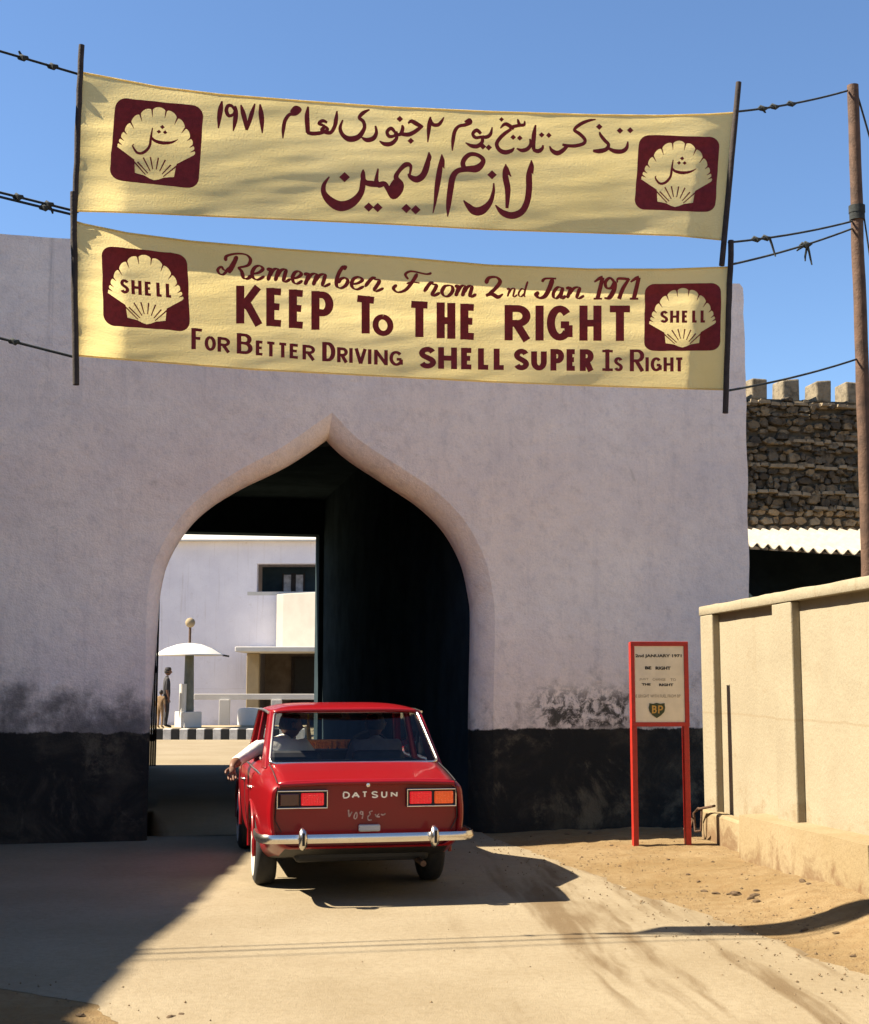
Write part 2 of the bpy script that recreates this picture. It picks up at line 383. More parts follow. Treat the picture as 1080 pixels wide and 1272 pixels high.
# ------------------------------------------------------------------ the building on the left whose shadow lies across the road
BH = 8.6; BX = -1.80 - BH / math.tan(SUN_EL) * math.cos(SUN_AZ)
lb = empty('roadside_building', (BX, 0, 0))
tag(lb, 'tall cream building along the left side of the road, flat roofed', 'building')
lbw = MB(); lbw.box(-6, 0, -14, 13.2, 0, BH)
y = -14
prof = [BH + .10]
while y < 13.2:
    h = .05 * nz(y * .8, 11) + .02 * nz(y * 4, 5); lbw.box(-.35, .02 + .05 * nz(y * 3, 1), y, min(13.2, y + .28), BH + .001, BH + .12 + h); y += .28
lbw.build('wall', M['cream'], lb)
PX = -5.05; PH = (-1.80 - PX) * math.tan(SUN_EL) / math.cos(SUN_AZ)      # unseen low roof added to cut skylight, its edge on the same line of shade
pq = MB(); pq.box(.003, PX - BX, -14, 13.1, PH - .28, PH - .10)
y = -14
while y < 13.1: pq.box(PX - BX - .30, PX - BX + .03 * nz(y * 3, 1), y, min(13.1, y + .31), PH - .099, PH + .04 * nz(y * .9, 11) + .02 * nz(y * 4, 5)); y += .31
pq.build('blocker_roof', M['darkwood'], lb)
for k in range(10):
    y = -13 + 2.85 * k; pq = MB(); pq.box(PX - BX - .45, PX - BX - .15, y, y + .3, 0, PH - .283); pq.build('blocker_post', M['darkwood'], lb)
pq = MB(); pq.box(PX - BX - .38, PX - BX - .32, -14, 13.1, 0, PH - .29); pq.build('blocker_screen', simple('dark_blocker_screen', (.06, .042, .025), .95, .3, 12), lb)  # unseen screen under the added roof, keeps light off the left ground

for yy_ in (-10.5, -6.5, -2.5, 1.5, 5.5, 9.5):
    for z0 in (1.4, 5.2):
        wd = MB(); wd.box(.003, .06, yy_ - .6, yy_ - .5, z0, z0 + 1.6); wd.box(.003, .06, yy_ + .5, yy_ + .6, z0, z0 + 1.6); wd.box(.003, .06, yy_ - .5, yy_ + .5, z0 + 1.5, z0 + 1.6); wd.box(.003, .09, yy_ - .7, yy_ + .7, z0 - .1, z0 - .003)
        wo = wd.build('window', M['darkwood'], lb)
        pn = MB(); pn.box(.003, .02, yy_ - .497, yy_ + .497, z0 + .003, z0 + 1.497); pn.build('pane', M['black'], wo)

# ------------------------------------------------------------------ boundary wall on the right
A0 = at(878.5, 754, 13.75); wd_ = Vector((.088, -1, 0)).normalized(); BANG = math.atan2(wd_.y, wd_.x)
bo = Vector((-wd_.y, wd_.x, 0))              # local +y: away from the road
WH = A0.z
wl = empty('boundary_wall', (A0.x, A0.y, 0), BANG)
tag(wl, 'sunlit cream panelled boundary wall with pilasters and coping on the right', 'wall')
def wall_px(px, py, off=0):
    p = on_plane(px, py, A0 - bo * off, bo) - Vector((A0.x, A0.y, 0)); return p.dot(wd_), p.z
def plast_mat(name, c1, c2, stain, top):
    m, nt, b = new_mat(name); g = G(nt); co = g.coord(); s = g.sep(co)
    c = g.mix(g.ramp(g.noise(co, 1.2, 7), .3, .7), c1, c2)
    up = g.ramp(s[2], 0, top, 1, 0)
    f = g.ramp(g.math('ADD', g.noise(co, 3.2, 9, .72, .5), g.math('MULTIPLY', up, .22)), .58, .80)
    c = g.mix(g.math('MULTIPLY', f, .75), c, stain)
    c = g.mix(g.math('MULTIPLY', g.ramp(g.noise(co, 30, 6, .7), .4, .75), .2), c, stain)
    dr = g.math('MULTIPLY', g.ramp(g.noise(g.mapping(co, (9, 9, .35)), 1.0, 6, .65), .54, .74), g.ramp(s[2], .9, 2.3)); c = g.mix(g.math('MULTIPLY', dr, .5), c, stain)
    jt = g.math('SUBTRACT', 1.0, g.ramp(g.math('ABSOLUTE', g.math('SUBTRACT', g.math('ADD', s[2], g.math('MULTIPLY', g.noise(co, 1.5, 3), .06)), 1.30)), .004, .014)); c = g.mix(g.math('MULTIPLY', jt, .35), c, stain)
    bl = g.ramp(g.noise(co, 1.7, 9, .72, .8), .60, .74); c = g.mix(g.math('MULTIPLY', bl, .38), c, stain)
    nt.links.new(c, b.inputs['Base Color']); b.inputs['Roughness'].default_value = .92; b.inputs['Specular IOR Level'].default_value = .15
    h = g.math('ADD', g.math('MULTIPLY', g.noise(co, 3, 4), 1.5), g.noise(co, 28, 7, .65)); nt.links.new(g.bump(h, .35, .02), b.inputs['Normal']); return m
M['bwall'] = plast_mat('cream_wall_plaster', (.240, .208, .145), (.275, .243, .172), (0.198, 0.1452, 0.0836), .9)
M['plinth'] = plast_mat('cracked_plinth_plaster', (0.2288, 0.176, 0.0968), (0.264, 0.2112, 0.1276), (0.1188, 0.066, 0.033), .5)
LEN = 17.0
tp1, _ = wall_px(962, 850, .07); tp2, _ = wall_px(986, 850, .07); te, _ = wall_px(887, 850, .07)
b_ = MB(); b_.box(.02, LEN, 0, .16, -.3, WH - .03); b_.build('panel', M['bwall'], wl)
pil = [(0, te)] + [(tp1 + k * (tp2 - .0) * 1.0, tp2 + k * tp2) for k in range(1)]
stepp = tp1
x = tp1; k = 0
pil = [(0, te)]
while x < LEN - .5: pil.append((x, x + (tp2 - tp1))); x += stepp + .5
for a, b in pil:
    q = MB(); q.box(a, b, -.075, .003, -.25, WH - .090); q.build('pilaster', M['bwall'], wl, bevel=.012)
q = MB(); n = 150; rows = []
for i in range(n + 1):
    a = LEN * i / n; e = .010 * nz(a * 1.6, 3) + .004 * nz(a * 8, 5); f = .006 * nz(a * 2.2, 1) + .003 * nz(a * 9, 2)
    rows.append([(a, y + f * sg_, z) for y, z, sg_ in ((.185, WH - .088, 0), (-.080, WH - .088, 1), (-.084, WH - .082, 1), (-.084, WH - .010 + e, 1), (-.078, WH + e, 1), (.185, WH + e, 0))])
q.sheet(rows); q.add(rows[0], [list(range(6))])
q.build('coping', M['bwall'], wl, smooth=40)
PL1, PL2 = .36, .36
ts, _ = wall_px(918, 1030, .24)
tA, zA = wall_px(945, 1017, .24); tB, zB = wall_px(1080, 1048, .24)
def plz(t): return max(.3, zA + (zB - zA) * (t - tA) / (tB - tA)) if t < tB + 1.5 else zA + (zB - zA) * (tB + 1.5 - tA) / (tB - tA)
q = MB(); q.box(.06, ts - .002, -.13, .004, -.3, .335); q.build('plinth', M['plinth'], wl, bevel=.025)
q = MB()
n = 40
for i in range(n):
    a, b = lerp(ts, LEN, i / n), lerp(ts, LEN, (i + 1) / n); j0, j1 = .012 * nz(a * 2.5, 8), .012 * nz(b * 2.5, 8)
    q.add([(a, -.25 + j0, -.3), (b, -.25 + j1, -.3), (b, .006, -.3), (a, .006, -.3), (a, -.235 + j0, plz(a) - .012 + j0), (b, -.235 + j1, plz(b) - .012 + j1), (b, .006, plz(b) + j1), (a, .006, plz(a) + j0)],
          [(0,1,5,4), (4,5,6,7)] + ([(0,4,7,3)] if i == 0 else []))
q.build('plinth', M['plinth'], wl, smooth=40)

# bent iron bracket by the end of the wall
def bpt(px, py, off): 
    t, z = wall_px(px, py, off); return Vector((A0.x, A0.y, 0)) + wd_ * t - bo * off + Vector((0, 0, z))
q = MB()
P = [bpt(864, 1033, .22), bpt(862, 1010, .22), bpt(868, 1004, .2), bpt(872, 1004, .18), bpt(871, 1032, .18)]
q.tube(P, .012, 6); q.tube([bpt(868, 1005, .2), bpt(888, 1001, .15)], .012, 6); q.tube([P[0], P[-1]], .011, 6); q.tube([bpt(850, 1030, .3), bpt(861, 1016, .3), bpt(857, 1031, .3)], .010, 6)
tag(q.build('iron_bracket', M['rust'], smooth=60), 'small bent rusty iron bracket at the foot of the wall end', 'bracket')

# ------------------------------------------------------------------ lean-to shed behind the boundary wall
M['tin'] = simple('whitewashed_corrugated_iron', (0.308, 0.2728, 0.2068), .6, .12, 3, .1, 30)
sh = empty('lean_to_shed', (0, 0, 0)); tag(sh, 'open shed with a whitewashed corrugated roof behind the boundary wall', 'shed')
E0, E1 = at(925, 677, 17.4), at(1085, 687, 16.6); E0 = E0 + (E0 - E1) * .25; E1 = E1 + (E1 - E0) * 1.2
T0 = Vector((E0.x + .2, E0.y + 3.4, at(930, 657, E0.y + 3.4).z)); T1 = Vector((E1.x + .2, E1.y + 3.4, at(1080, 660, E1.y + 3.4).z))
q = MB(); rows = []; ncor = int((E1 - E0).length / .14) * 8
for t in range(7):
    rows.append([])
    for i in range(ncor + 1):
        a, b = lerp(E0, E1, i / ncor), lerp(T0, T1, i / ncor); p = lerp(a, b, t / 6)
        rows[-1].append(p + Vector((0, 0, .032 * math.cos(i / 8 * 2 * math.pi) + .02 * nz(i * .02, t * .7))))
q.sheet(rows); ro = q.build('roof', M['tin'], sh, smooth=60, fix=False)
sd = ro.modifiers.new('s', 'SOLIDIFY'); sd.thickness = .012
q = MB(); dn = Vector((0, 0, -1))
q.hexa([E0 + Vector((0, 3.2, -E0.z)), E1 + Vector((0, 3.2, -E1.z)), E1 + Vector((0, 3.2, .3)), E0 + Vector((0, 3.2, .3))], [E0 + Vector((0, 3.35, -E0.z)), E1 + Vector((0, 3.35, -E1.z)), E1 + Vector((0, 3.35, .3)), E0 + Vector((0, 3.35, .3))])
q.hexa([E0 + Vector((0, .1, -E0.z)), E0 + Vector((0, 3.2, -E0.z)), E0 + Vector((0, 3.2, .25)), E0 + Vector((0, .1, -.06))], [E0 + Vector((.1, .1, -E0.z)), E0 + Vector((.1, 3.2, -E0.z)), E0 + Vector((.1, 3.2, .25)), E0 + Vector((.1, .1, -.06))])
q.build('back_wall', M['shadewall'], sh)
for t in (.1, .45, .8):
    p = lerp(E0, E1, t) + Vector((0, .25, 0)); q = MB(); q.tube([(p.x, p.y, 0), (p.x, p.y, p.z - .05)], .06, 8); q.build('post', M['darkwood'], sh, smooth=60)

# ------------------------------------------------------------------ stone fort behind
def stone_mat(name, dark, light):
    m, nt, b = new_mat(name); g = G(nt); co = g.coord()
    gi = g.n('ShaderNodeNewGeometry'); f = gi.outputs['Random Per Island']
    c = g.mix(f, dark, light); c = g.mix(g.ramp(g.noise(co, 5, 8), .4, .75), c, [x * .4 for x in dark]); c = g.mix(g.math('MULTIPLY', g.ramp(g.noise(co, 9, 8, .7), .55, .75), .5), c, (.32, .25, .16))
    nt.links.new(c, b.inputs['Base Color']); b.inputs['Roughness'].default_value = .95
    nt.links.new(g.bump(g.noise(co, 12, 8, .7), .8, .06), b.inputs['Normal']); return m
M['stone'] = stone_mat('dark_field_stone', (.040, .032, .022), (.21, .16, .095)); M['mortar'] = simple('pale_mortar', (.085, .068, .045), .95, .3, 5, .5, 20)
M['rubble'] = stone_mat('brown_rubble', (.24, .165, .09), (.36, .27, .155)); M['merlon'] = stone_mat('plastered_stone', (0.18, 0.15, 0.0975), (0.27, 0.225, 0.1575)); M['ledge'] = simple('pale_stone_course', (0.22, 0.176, 0.1144), .95, .25, 6, .6, 30)
FY = 40.0; FA = R(11); fe, fm = Vector((math.cos(FA), math.sin(FA), 0)), Vector((-math.sin(FA), math.cos(FA), 0))
FP = at(928, 843, FY); FP.z = 0
fort = empty('stone_fort', FP, FA); tag(fort, 'dark rubble stone fort wall with battlements behind the shed', 'fort')
def fort_px(px, py, off=0):
    p = on_plane(px, py, FP + fm * off, fm) - FP; return p.dot(fe), p.z
F0, F1 = -3.0, 14.0; ft = fort_px(1000, 497)[1]; fb = fort_px(1000, 633)[1]
q = MB(); q.box(F0, F1, .05, 3.0, 0, ft); q.build('core_wall', M['mortar'], fort)
q = MB(); q2 = MB()
def stone(mb, x, z, w_, h_, dep):
    j = lambda a: random.uniform(-a, a)
    pts = []
    n = random.choice((5, 6, 6, 7))
    ph = random.random()
    for k in range(n):
        a = 2 * math.pi * (k + ph) / n; c, s = math.cos(a), math.sin(a); rr_ = 1 / max(abs(c), abs(s)) ** .7
        pts.append((x + w_ * .5 * rr_ * c * (1 + j(.24)), z + h_ * .5 * rr_ * s * (1 + j(.24))))
    dd = dep * random.uniform(.5, 1.2); jt = j(.05)
    mb.hexa([Vector((a, .1, b)) for a, b in pts], [Vector((x + (a - x) * .86, -dd + random.uniform(-.04, .04), z + (b - z) * .84)) for k, (a, b) in enumerate(pts)])
z = fb - .1
while z < ft - .05:
    h = random.uniform(.13, .30); x = F0
    while x < F1:
        w_ = random.uniform(.13, .46); stone(q, x + w_ / 2, z + h / 2 + random.uniform(-.10, .10), w_ * 1.04, h * random.uniform(.8, 1.3), .14); x += w_
    z += h
z = fb - 3
while z < fb - .05:
    h = random.uniform(.15, .3); x = F0
    while x < F1:
        w_ = random.uniform(.2, .5); stone(q2, x + w_ / 2, z + h / 2, w_ * .95, h * .95, .1); x += w_
    z += h
q.build('stonework', M['stone'], fort); q2.build('rubble_base', M['rubble'], fort)
for py, x0, x1 in ((548, 985, 1062), (577, 925, 1085), (610, 925, 1085), (631, 1010, 1090), (499, 920, 1090)):
    q = MB()
    a, zz = fort_px(x0, py, -.1); b, _ = fort_px(x1, py, -.1)
    if x0 < 930: a = F0
    if x1 > 1080: b = F1
    x = a
    while x < b:
        w_ = random.uniform(.2, .5); zj = zz + random.uniform(-.05, .05); d = random.uniform(.10, .24)
        q.add([(x, .06, zj - .09), (x + w_, .06, zj - .09), (x + w_, -d, zj - .07), (x, -d, zj - .06), (x + .02, .06, zj + .07), (x + w_ - .02, .06, zj + .07), (x + w_ - .04, -d, zj + random.uniform(.01, .05)), (x + .03, -d, zj + random.uniform(.01, .05))], [(0,1,2,3),(4,7,6,5),(0,3,7,4),(1,5,6,2),(2,6,7,3)])
        x += w_
    q.build('stone_course', M['ledge'], fort)
m0, mt = fort_px(972.5, 470); m1, _ = fort_px(993, 470)
step = fort_px(1012, 480)[0] - m0
for k in range(-4, 12):
    a = m0 + k * step; h = mt - ft
    q = MB(); j = lambda: random.uniform(-.05, .05)
    q.box(a + j(), a + (m1 - m0) + j(), -.02 + j(), .80, ft - .05, mt + .09 * nz(k * 1.7, 1)); q.v = [(x + j() * (z > ft), y + j() * (z > ft), z + j() * (z > ft)) for x, y, z in q.v]
    q.build('merlon', M['merlon'], fort, bevel=.05)

# ------------------------------------------------------------------ wooden pole and its wires
Pt = at(1059.5, 106, 10.6); Pb = at(1079, 690, 10.75)
dirp = (Pb - Pt).normalized(); Pb2 = Pt + dirp * ((Pt.z + .1) / -dirp.z)
pole = empty('wooden_pole', (Pb2.x, Pb2.y, 0)); tag(pole, 'tall weathered wooden pole standing behind the boundary wall', 'pole')
def polept(t): return lerp(Pb2, Pt, t)
q = MB(); off = Vector((Pb2.x, Pb2.y, 0)); n = 40
q.tube([polept(i / n) - off + Vector((.008 * nz(i * .3, 1), .008 * nz(i * .3, 5), 0)) for i in range(n + 1)], [lerp(.068, .046, i / n) * (1 + .05 * nz(i * .7, 9)) for i in range(n + 1)], 12)
q.build('shaft', M['wood'], pole, smooth=50)
tb = (at(1063, 257, 10.6).z) / Pt.z
q = MB(); q.tube([polept(tb - .012) - off, polept(tb) - off], .062, 12); q.tube([polept(tb - .003) - off, polept(tb + .006) - off], .066, 12); q.build('rope_lashing', M['rope'], pole, smooth=50)
# ------------------------------------------------------------------ banners: cloth, painted lettering, emblems, poles
def cloth_mat():
    m, nt, b = new_mat('yellow_cotton_cloth'); g = G(nt); co = g.coord()
    c = g.mix(g.ramp(g.noise(co, 1.5, 7), .3, .7), (.80, .65, .28), (.88, .73, .35))
    c = g.mix(g.math('MULTIPLY', g.ramp(g.noise(co, 6, 8, .7), .5, .8), .25), c, (.60, .45, .18))
    nt.links.new(c, b.inputs['Base Color']); b.inputs['Roughness'].default_value = .95; b.inputs['Specular IOR Level'].default_value = .1
    wv = g.n('ShaderNodeTexWave', wave_type='BANDS', bands_direction='Z'); g.set(wv.inputs['Vector'], co); wv.inputs['Scale'].default_value = 60; wv.inputs['Distortion'].default_value = 2
    h = g.math('ADD', g.math('MULTIPLY', g.noise(g.mapping(co, (1.2, 1.2, 7), (0, R(6), 0)), 1.6, 5, .6), 3.0), g.math('ADD', g.noise(co, 80, 4), g.math('MULTIPLY', wv.outputs['Fac'], .2)))
    nrm = g.bump(h, .35, .015); nt.links.new(nrm, b.inputs['Normal'])
    tr = g.n('ShaderNodeBsdfTranslucent'); g.set(tr.inputs['Color'], c); g.set(tr.inputs['Normal'], nrm)
    mx = g.n('ShaderNodeMixShader'); mx.inputs[0].default_value = .46
    nt.links.new(b.outputs[0], mx.inputs[1]); nt.links.new(tr.outputs[0], mx.inputs[2]); nt.links.new(mx.outputs[0], nt.nodes['Material Output'].inputs['Surface'])
    return m
M['cloth'] = cloth_mat()
BY = lambda px: 8.76 + (px - 97) / 820.0 * .45
def env(u): return smooth01((u - .004) / .075) * smooth01((.998 - u) / .06)
class Banner:
    def __init__(s, top, bot, lef, rig, amp, seed):
        s.top, s.bot, s.lef, s.rig, s.amp, s.seed = top, bot, lef, rig, amp, seed
    def uv(s, px, py):
        t, b = plerp(s.top, px), plerp(s.bot, px); v = (py - t) / (b - t)
        xl_, xr_ = plerp(s.lef, py), plerp(s.rig, py); return (px - xl_) / (xr_ - xl_), v
    def depth(s, px, py):
        u, v = s.uv(px, py); u = min(1, max(0, u)); v = min(1, max(0, v)); e = env(u)
        d = -s.amp * (1 - (1 - v) ** 1.9) * (.04 + .96 * e) * (1 + .22 * nz(u * 4, s.seed))     # the wind pushes the foot of the cloth away
        d += e * .020 * nz(u * 5 + v * 1.5, v * 3.5, s.seed) + .006 * nz(u * 14 + v * 5, v * 10, s.seed + 5)
        near = math.exp(-u * 22) + math.exp(-(1 - u) * 22)
        d += near * .006 * math.sin(v * 13 + u * 16 + s.seed)
        return BY(px) - d
    def pt(s, px, py, off=0): return at(px, py, s.depth(px, py) - off)
def cr(pts, n=6):                            # Catmull-Rom through tuples of any length
    if len(pts) < 3: n = max(n, 4)
    out = []
    for i in range(len(pts) - 1):
        P_ = [pts[max(0, min(len(pts)-1, j))] for j in (i-1, i, i+1, i+2)]
        for k in range(n):
            t = k / n
            out.append(tuple(.5 * (2*b + (c-a)*t + (2*a-5*b+4*c-d)*t*t + (3*b-a-3*c+d)*t**3) for a, b, c, d in zip(*P_)))
    out.append(tuple(pts[-1])); return out
class Ink:                                   # collects flat pieces; each piece sits a hair above the one before
    def __init__(s, put): s.mb = MB(); s.put = put; s.k = 0
    def _off(s): s.k += 1; return .0018 + .00009 * (s.k % 24)
    def ribbon(s, pts, smooth=True, tv=None, th=None, n=6):
        """pts (x, y[, w]); tv/th: width of upright and level strokes when no w is given"""
        if tv is not None: pts = [(p[0], p[1], 0.) for p in pts]
        if smooth: pts = cr(pts, n)
        else:
            q = [pts[0]]
            for a, b in zip(pts, pts[1:]):
                L = math.hypot(b[0]-a[0], b[1]-a[1]); m_ = max(1, int(L / 7))
                q += [tuple(x + (y - x) * i / m_ for x, y in zip(a, b)) for i in range(1, m_ + 1)]
            pts = q
        o = s._off(); rows = []
        for i, p in enumerate(pts):
            a, b = pts[max(0, i-1)], pts[min(len(pts)-1, i+1)]
            if not smooth and 0 < i < len(pts) - 1:
                d1 = Vector((p[0]-a[0], p[1]-a[1])).normalized(); d2 = Vector((b[0]-p[0], b[1]-p[1])).normalized(); t = (d1 + d2).normalized()
                k = 1 / max(.5, t.dot(d1))
            else: t = Vector((b[0]-a[0], b[1]-a[1])); t = t.normalized() if t.length > 1e-6 else Vector((1, 0)); k = 1
            w = p[2] if tv is None else math.hypot(tv * t.y, th * t.x)
            nx, ny = -t.y * w / 2 * k, t.x * w / 2 * k
            rows.append([s.put(p[0] + nx * f, p[1] + ny * f, o) for f in (-1, 0, 1)])
        s.mb.sheet(rows)
    def poly(s, pts, step=None, hole=None):
        o = s._off(); tri = geometry.tessellate_polygon([[Vector((x, y, 0)) for x, y in q] for q in ((pts, hole) if hole else (pts,))]); pts = list(pts) + list(hole or ())
        T3 = [tuple(pts[i] for i in t) for t in tri]
        if step:                             # split long triangles so the paint follows the billow of the cloth
            done = []
            while T3:
                a, b, c = T3.pop(); e = [math.dist(a, b), math.dist(b, c), math.dist(c, a)]; k = e.index(max(e))
                if e[k] < step: done.append((a, b, c)); continue
                if k == 1: a, b, c = b, c, a
                if k == 2: a, b, c = c, a, b
                m_ = ((a[0] + b[0]) / 2, (a[1] + b[1]) / 2); T3 += [(a, m_, c), (m_, b, c)]
            T3 = done
        for t in T3: s.mb.add([s.put(x, y, o) for x, y in t], [(0, 1, 2)])
    def flush(s, name, mat_, root):
        o = s.mb.build(name, mat_, root, fix=False); s.mb = MB(); return o
    def dot(s, x, y, r): s.poly([(x - r, y), (x, y - r * .95), (x + r, y), (x, y + r * .95)])
def arc(cx, cy, rx, ry, a0, a1, n=14): return [(cx + rx * math.cos(R(lerp(a0, a1, i / n))), cy + ry * math.sin(R(lerp(a0, a1, i / n)))) for i in range(n + 1)]
def glyph(c):
    """strokes in a unit cell (0..1, 0..1, y down), centre lines; (smooth, pts)"""
    Lf, Rt, Tp, Bt = 0, 1, 0, 1
    D = {
     'K': [(0, [(0,0),(0,1)]), (0, [(.95,0),(.12,.56)]), (0, [(.30,.40),(1,1)])],
     'E': [(0, [(0,0),(0,1)]), (0, [(0,0),(1,0)]), (0, [(0,.48),(.85,.48)]), (0, [(0,1),(1,1)])],
     'F': [(0, [(0,0),(0,1)]), (0, [(0,0),(1,0)]), (0, [(0,.46),(.8,.46)])],
     'P': [(0, [(0,0),(0,1)]), (1, [(0,0),(.45,0)] + arc(.5,.28,.5,.28,-90,90) + [(.45,.56),(0,.56)])],
     'B': [(0, [(0,0),(0,1)]), (1, [(0,0),(.45,0)] + arc(.5,.23,.42,.23,-90,90) + [(.45,.46),(0,.46)]), (1, [(0,.46),(.5,.46)] + arc(.5,.73,.5,.27,-90,90) + [(.5,1),(0,1)])],
     'R': [(0, [(0,0),(0,1)]), (1, [(0,0),(.45,0)] + arc(.5,.26,.47,.26,-90,90) + [(.45,.52),(0,.52)]), (0, [(.42,.52),(1,1)])],
     'D': [(0, [(0,0),(0,1)]), (1, [(0,0),(.3,0)] + arc(.35,.5,.65,.5,-90,90) + [(.3,1),(0,1)])],
     'T': [(0, [(.5,0),(.5,1)]), (0, [(0,0),(1,0)])],
     'H': [(0, [(0,0),(0,1)]), (0, [(1,0),(1,1)]), (0, [(0,.5),(1,.5)])],
     'I': [(0, [(.5,0),(.5,1)])],
     'O': [(1, arc(.5,.5,.5,.5,-90,270,28))],
     'G': [(1, arc(.5,.5,.5,.5,-40,-320,24)), (0, [(.98,.9),(.98,.56)]), (0, [(1.02,.56),(.55,.56)])],
     'S': [(1, arc(.5,.25,.48,.25,-20,-180,10) + [(.14,.38),(.5,.5),(.86,.62)] + arc(.5,.75,.5,.25,0,160,10))],
     'N': [(0, [(0,1),(0,0)]), (0, [(0,.06),(1,.94)]), (0, [(1,0),(1,1)])],
     'V': [(0, [(0,0),(.5,1)]), (0, [(1,0),(.5,1)])],
     'L': [(0, [(0,0),(0,1)]), (0, [(0,1),(1,1)])],
     'U': [(1, [(0,0),(0,.5)] + arc(.5,.62,.5,.38,180,0,12) + [(1,.5),(1,0)])],
    }
    return D[c]
def caps(ink, items, tops, tv, th, k=1.0):
    """items: (letter, x0, x1[, top, bottom]); tops: [(x, top, bottom)]"""
    ta = [(x, a) for x, a, b in tops]; tb_ = [(x, b) for x, a, b in tops]
    for it in items:
        c, x0, x1 = it[:3]
        def pt(u, v):
            xx = x0 + tv / 2 + (x1 - x0 - tv) * u if c != 'I' else (x0 + x1) / 2
            if len(it) > 3: t, b = it[3] + (plerp(ta, xx) - plerp(ta, x0)), it[4] + (plerp(tb_, xx) - plerp(tb_, x0))
            else: t, b = plerp(ta, xx), plerp(tb_, xx)
            return xx, t, b
        for sm, pts in glyph(c):
            o = []
            up = len(pts) == 2 and abs(pts[0][0] - pts[1][0]) < .2
            dg = len(pts) == 2 and not up and abs(pts[0][1] - pts[1][1]) > .2
            for u, v in pts:
                xx, t, b = pt(u, v); e = 0 if (up or dg) else th / 2
                o.append((xx, t + e + (b - t - 2 * e) * v))
            ink.ribbon(o, bool(sm), tv=tv, th=th, n=2 if sm else 6)
    return ink
def quadmap(q):                              # unit square -> four corner places
    (a, b, c, d) = [Vector(p) for p in q]    # TL, TR, BR, BL
    return lambda u, v: tuple((a * (1-u) + b * u) * (1-v) + (d * (1-u) + c * u) * v)
def emblem(bn, quad, root, mode):
    f = quadmap(quad); put = lambda u, v, o: bn.pt(*f(u, v), o)
    ts = [16.5, 20.8, 26, 34, 46.4, 61.7, 79.7, 100.3, 118.3, 133.6, 146, 154, 159.2, 163.5]
    E = lambda t, k=1: (.5 + .462 * k * math.cos(R(t)), .8 - .735 * k * math.sin(R(t)))
    out = []
    for a, b in zip(ts, ts[1:]):
        for i in range(6):
            w = i / 6; out.append(E(lerp(a, b, w), .955 + .045 * math.sin(math.pi * w) ** .6))
    out.append(E(ts[-1]))
    out += [(.26,.725), (.265,.745), (.28,.885), (.39,.905), (.45,.935), (.5,.95), (.55,.935), (.61,.905), (.72,.885), (.735,.745), (.74,.725)]
    rc = .13; rim = []
    for cx, cy, a0 in ((1-rc, rc, -90), (1-rc, 1-rc, 0), (rc, 1-rc, 90), (rc, rc, 180)):
        for k in range(7): a = R(a0 + 15 * k); rim.append((cx + rc * math.cos(a), cy + rc * math.sin(a)))
    rim2 = []
    for a, b in zip(rim, rim[1:] + rim[:1]):
        m_ = max(1, int(math.dist(a, b) / .06))
        for k in range(m_): rim2.append((lerp(a[0], b[0], k / m_) + .007 * nz(a[1] * 5 + k * .4, quad[0][0]), lerp(a[1], b[1], k / m_) + .007 * nz(a[0] * 5 + k * .4, quad[0][1])))
    sx = Ink(put); sx.poly(rim2, .05, out)
    ln = sx
    for t in ts[1:-1]:
        sp = .16 if 40 < t < 140 else .11
        a, m_, b = E(t, 1.0), E(t, 1 - sp * .5), E(t, 1 - sp); ln.ribbon([a + (.022,), m_ + (.014,), b + (.004,)], True, n=3)
    for a, b in (((.245,.735),(.40,.895)), ((.755,.735),(.60,.895)), ((.30,.75),(.425,.875)), ((.36,.69),(.45,.845)), ((.44,.675),(.476,.82)), ((.53,.675),(.515,.82)), ((.61,.69),(.555,.835)), ((.675,.745),(.585,.865))):
        ln.ribbon([a + (.017,), b + (.011,)], True)
    em = sx.flush('emblem', M['maroon'], root)
    if mode == 'latin':
        caps(ln, [('S',.205,.31), ('H',.335,.455), ('E',.49,.58), ('L',.625,.705), ('L',.735,.815)], [(0,.40,.58), (1,.405,.585)], .04, .034)
    else:
        ln.ribbon([(.44,.32,.012), (.43,.44,.026), (.42,.55,.030), (.36,.63,.034), (.29,.64,.030), (.235,.57,.018), (.245,.54,.008)])
        ln.ribbon([(.425,.42,.02), (.47,.47,.034), (.56,.49,.042), (.66,.475,.030), (.735,.43,.008)])
        ln.dot(.55, .30, .028); ln.dot(.515, .36, .026); ln.dot(.585, .36, .026)
    ln.mb.build('emblem_lettering', M['maroon'], em, fix=False)
def make_banner(bn, name, label):
    root = empty(name, (0, 9.4, 0)); tag(root, label, 'banner')
    mb = MB(); rows = []; nu, nv = 280, 60
    for i in range(nv + 1):
        v = i / nv; rows.append([])
        for j in range(nu + 1):
            u = j / nu; py = lerp(plerp(bn.top, 500), plerp(bn.bot, 500), v)
            for _ in range(4):
                px = lerp(plerp(bn.lef, py), plerp(bn.rig, py), u); py = lerp(plerp(bn.top, px), plerp(bn.bot, px), v)
            rows[-1].append(bn.pt(px, py) - Vector((0, 9.4, 0)))
    mb.sheet(rows); mb.build('cloth', M['cloth'], root, smooth=180, fix=False)
    # stitched hems
    for edge in (0, -1):
        hm = MB(); hm.tube([p for p in rows[edge]][::2], .006, 6); hm.build('hem', M['cloth'], root, smooth=60)
    return root
def banner_ink(bn): return Ink(lambda x, y, o: bn.pt(x, y, o) - Vector((0, 9.4, 0)))
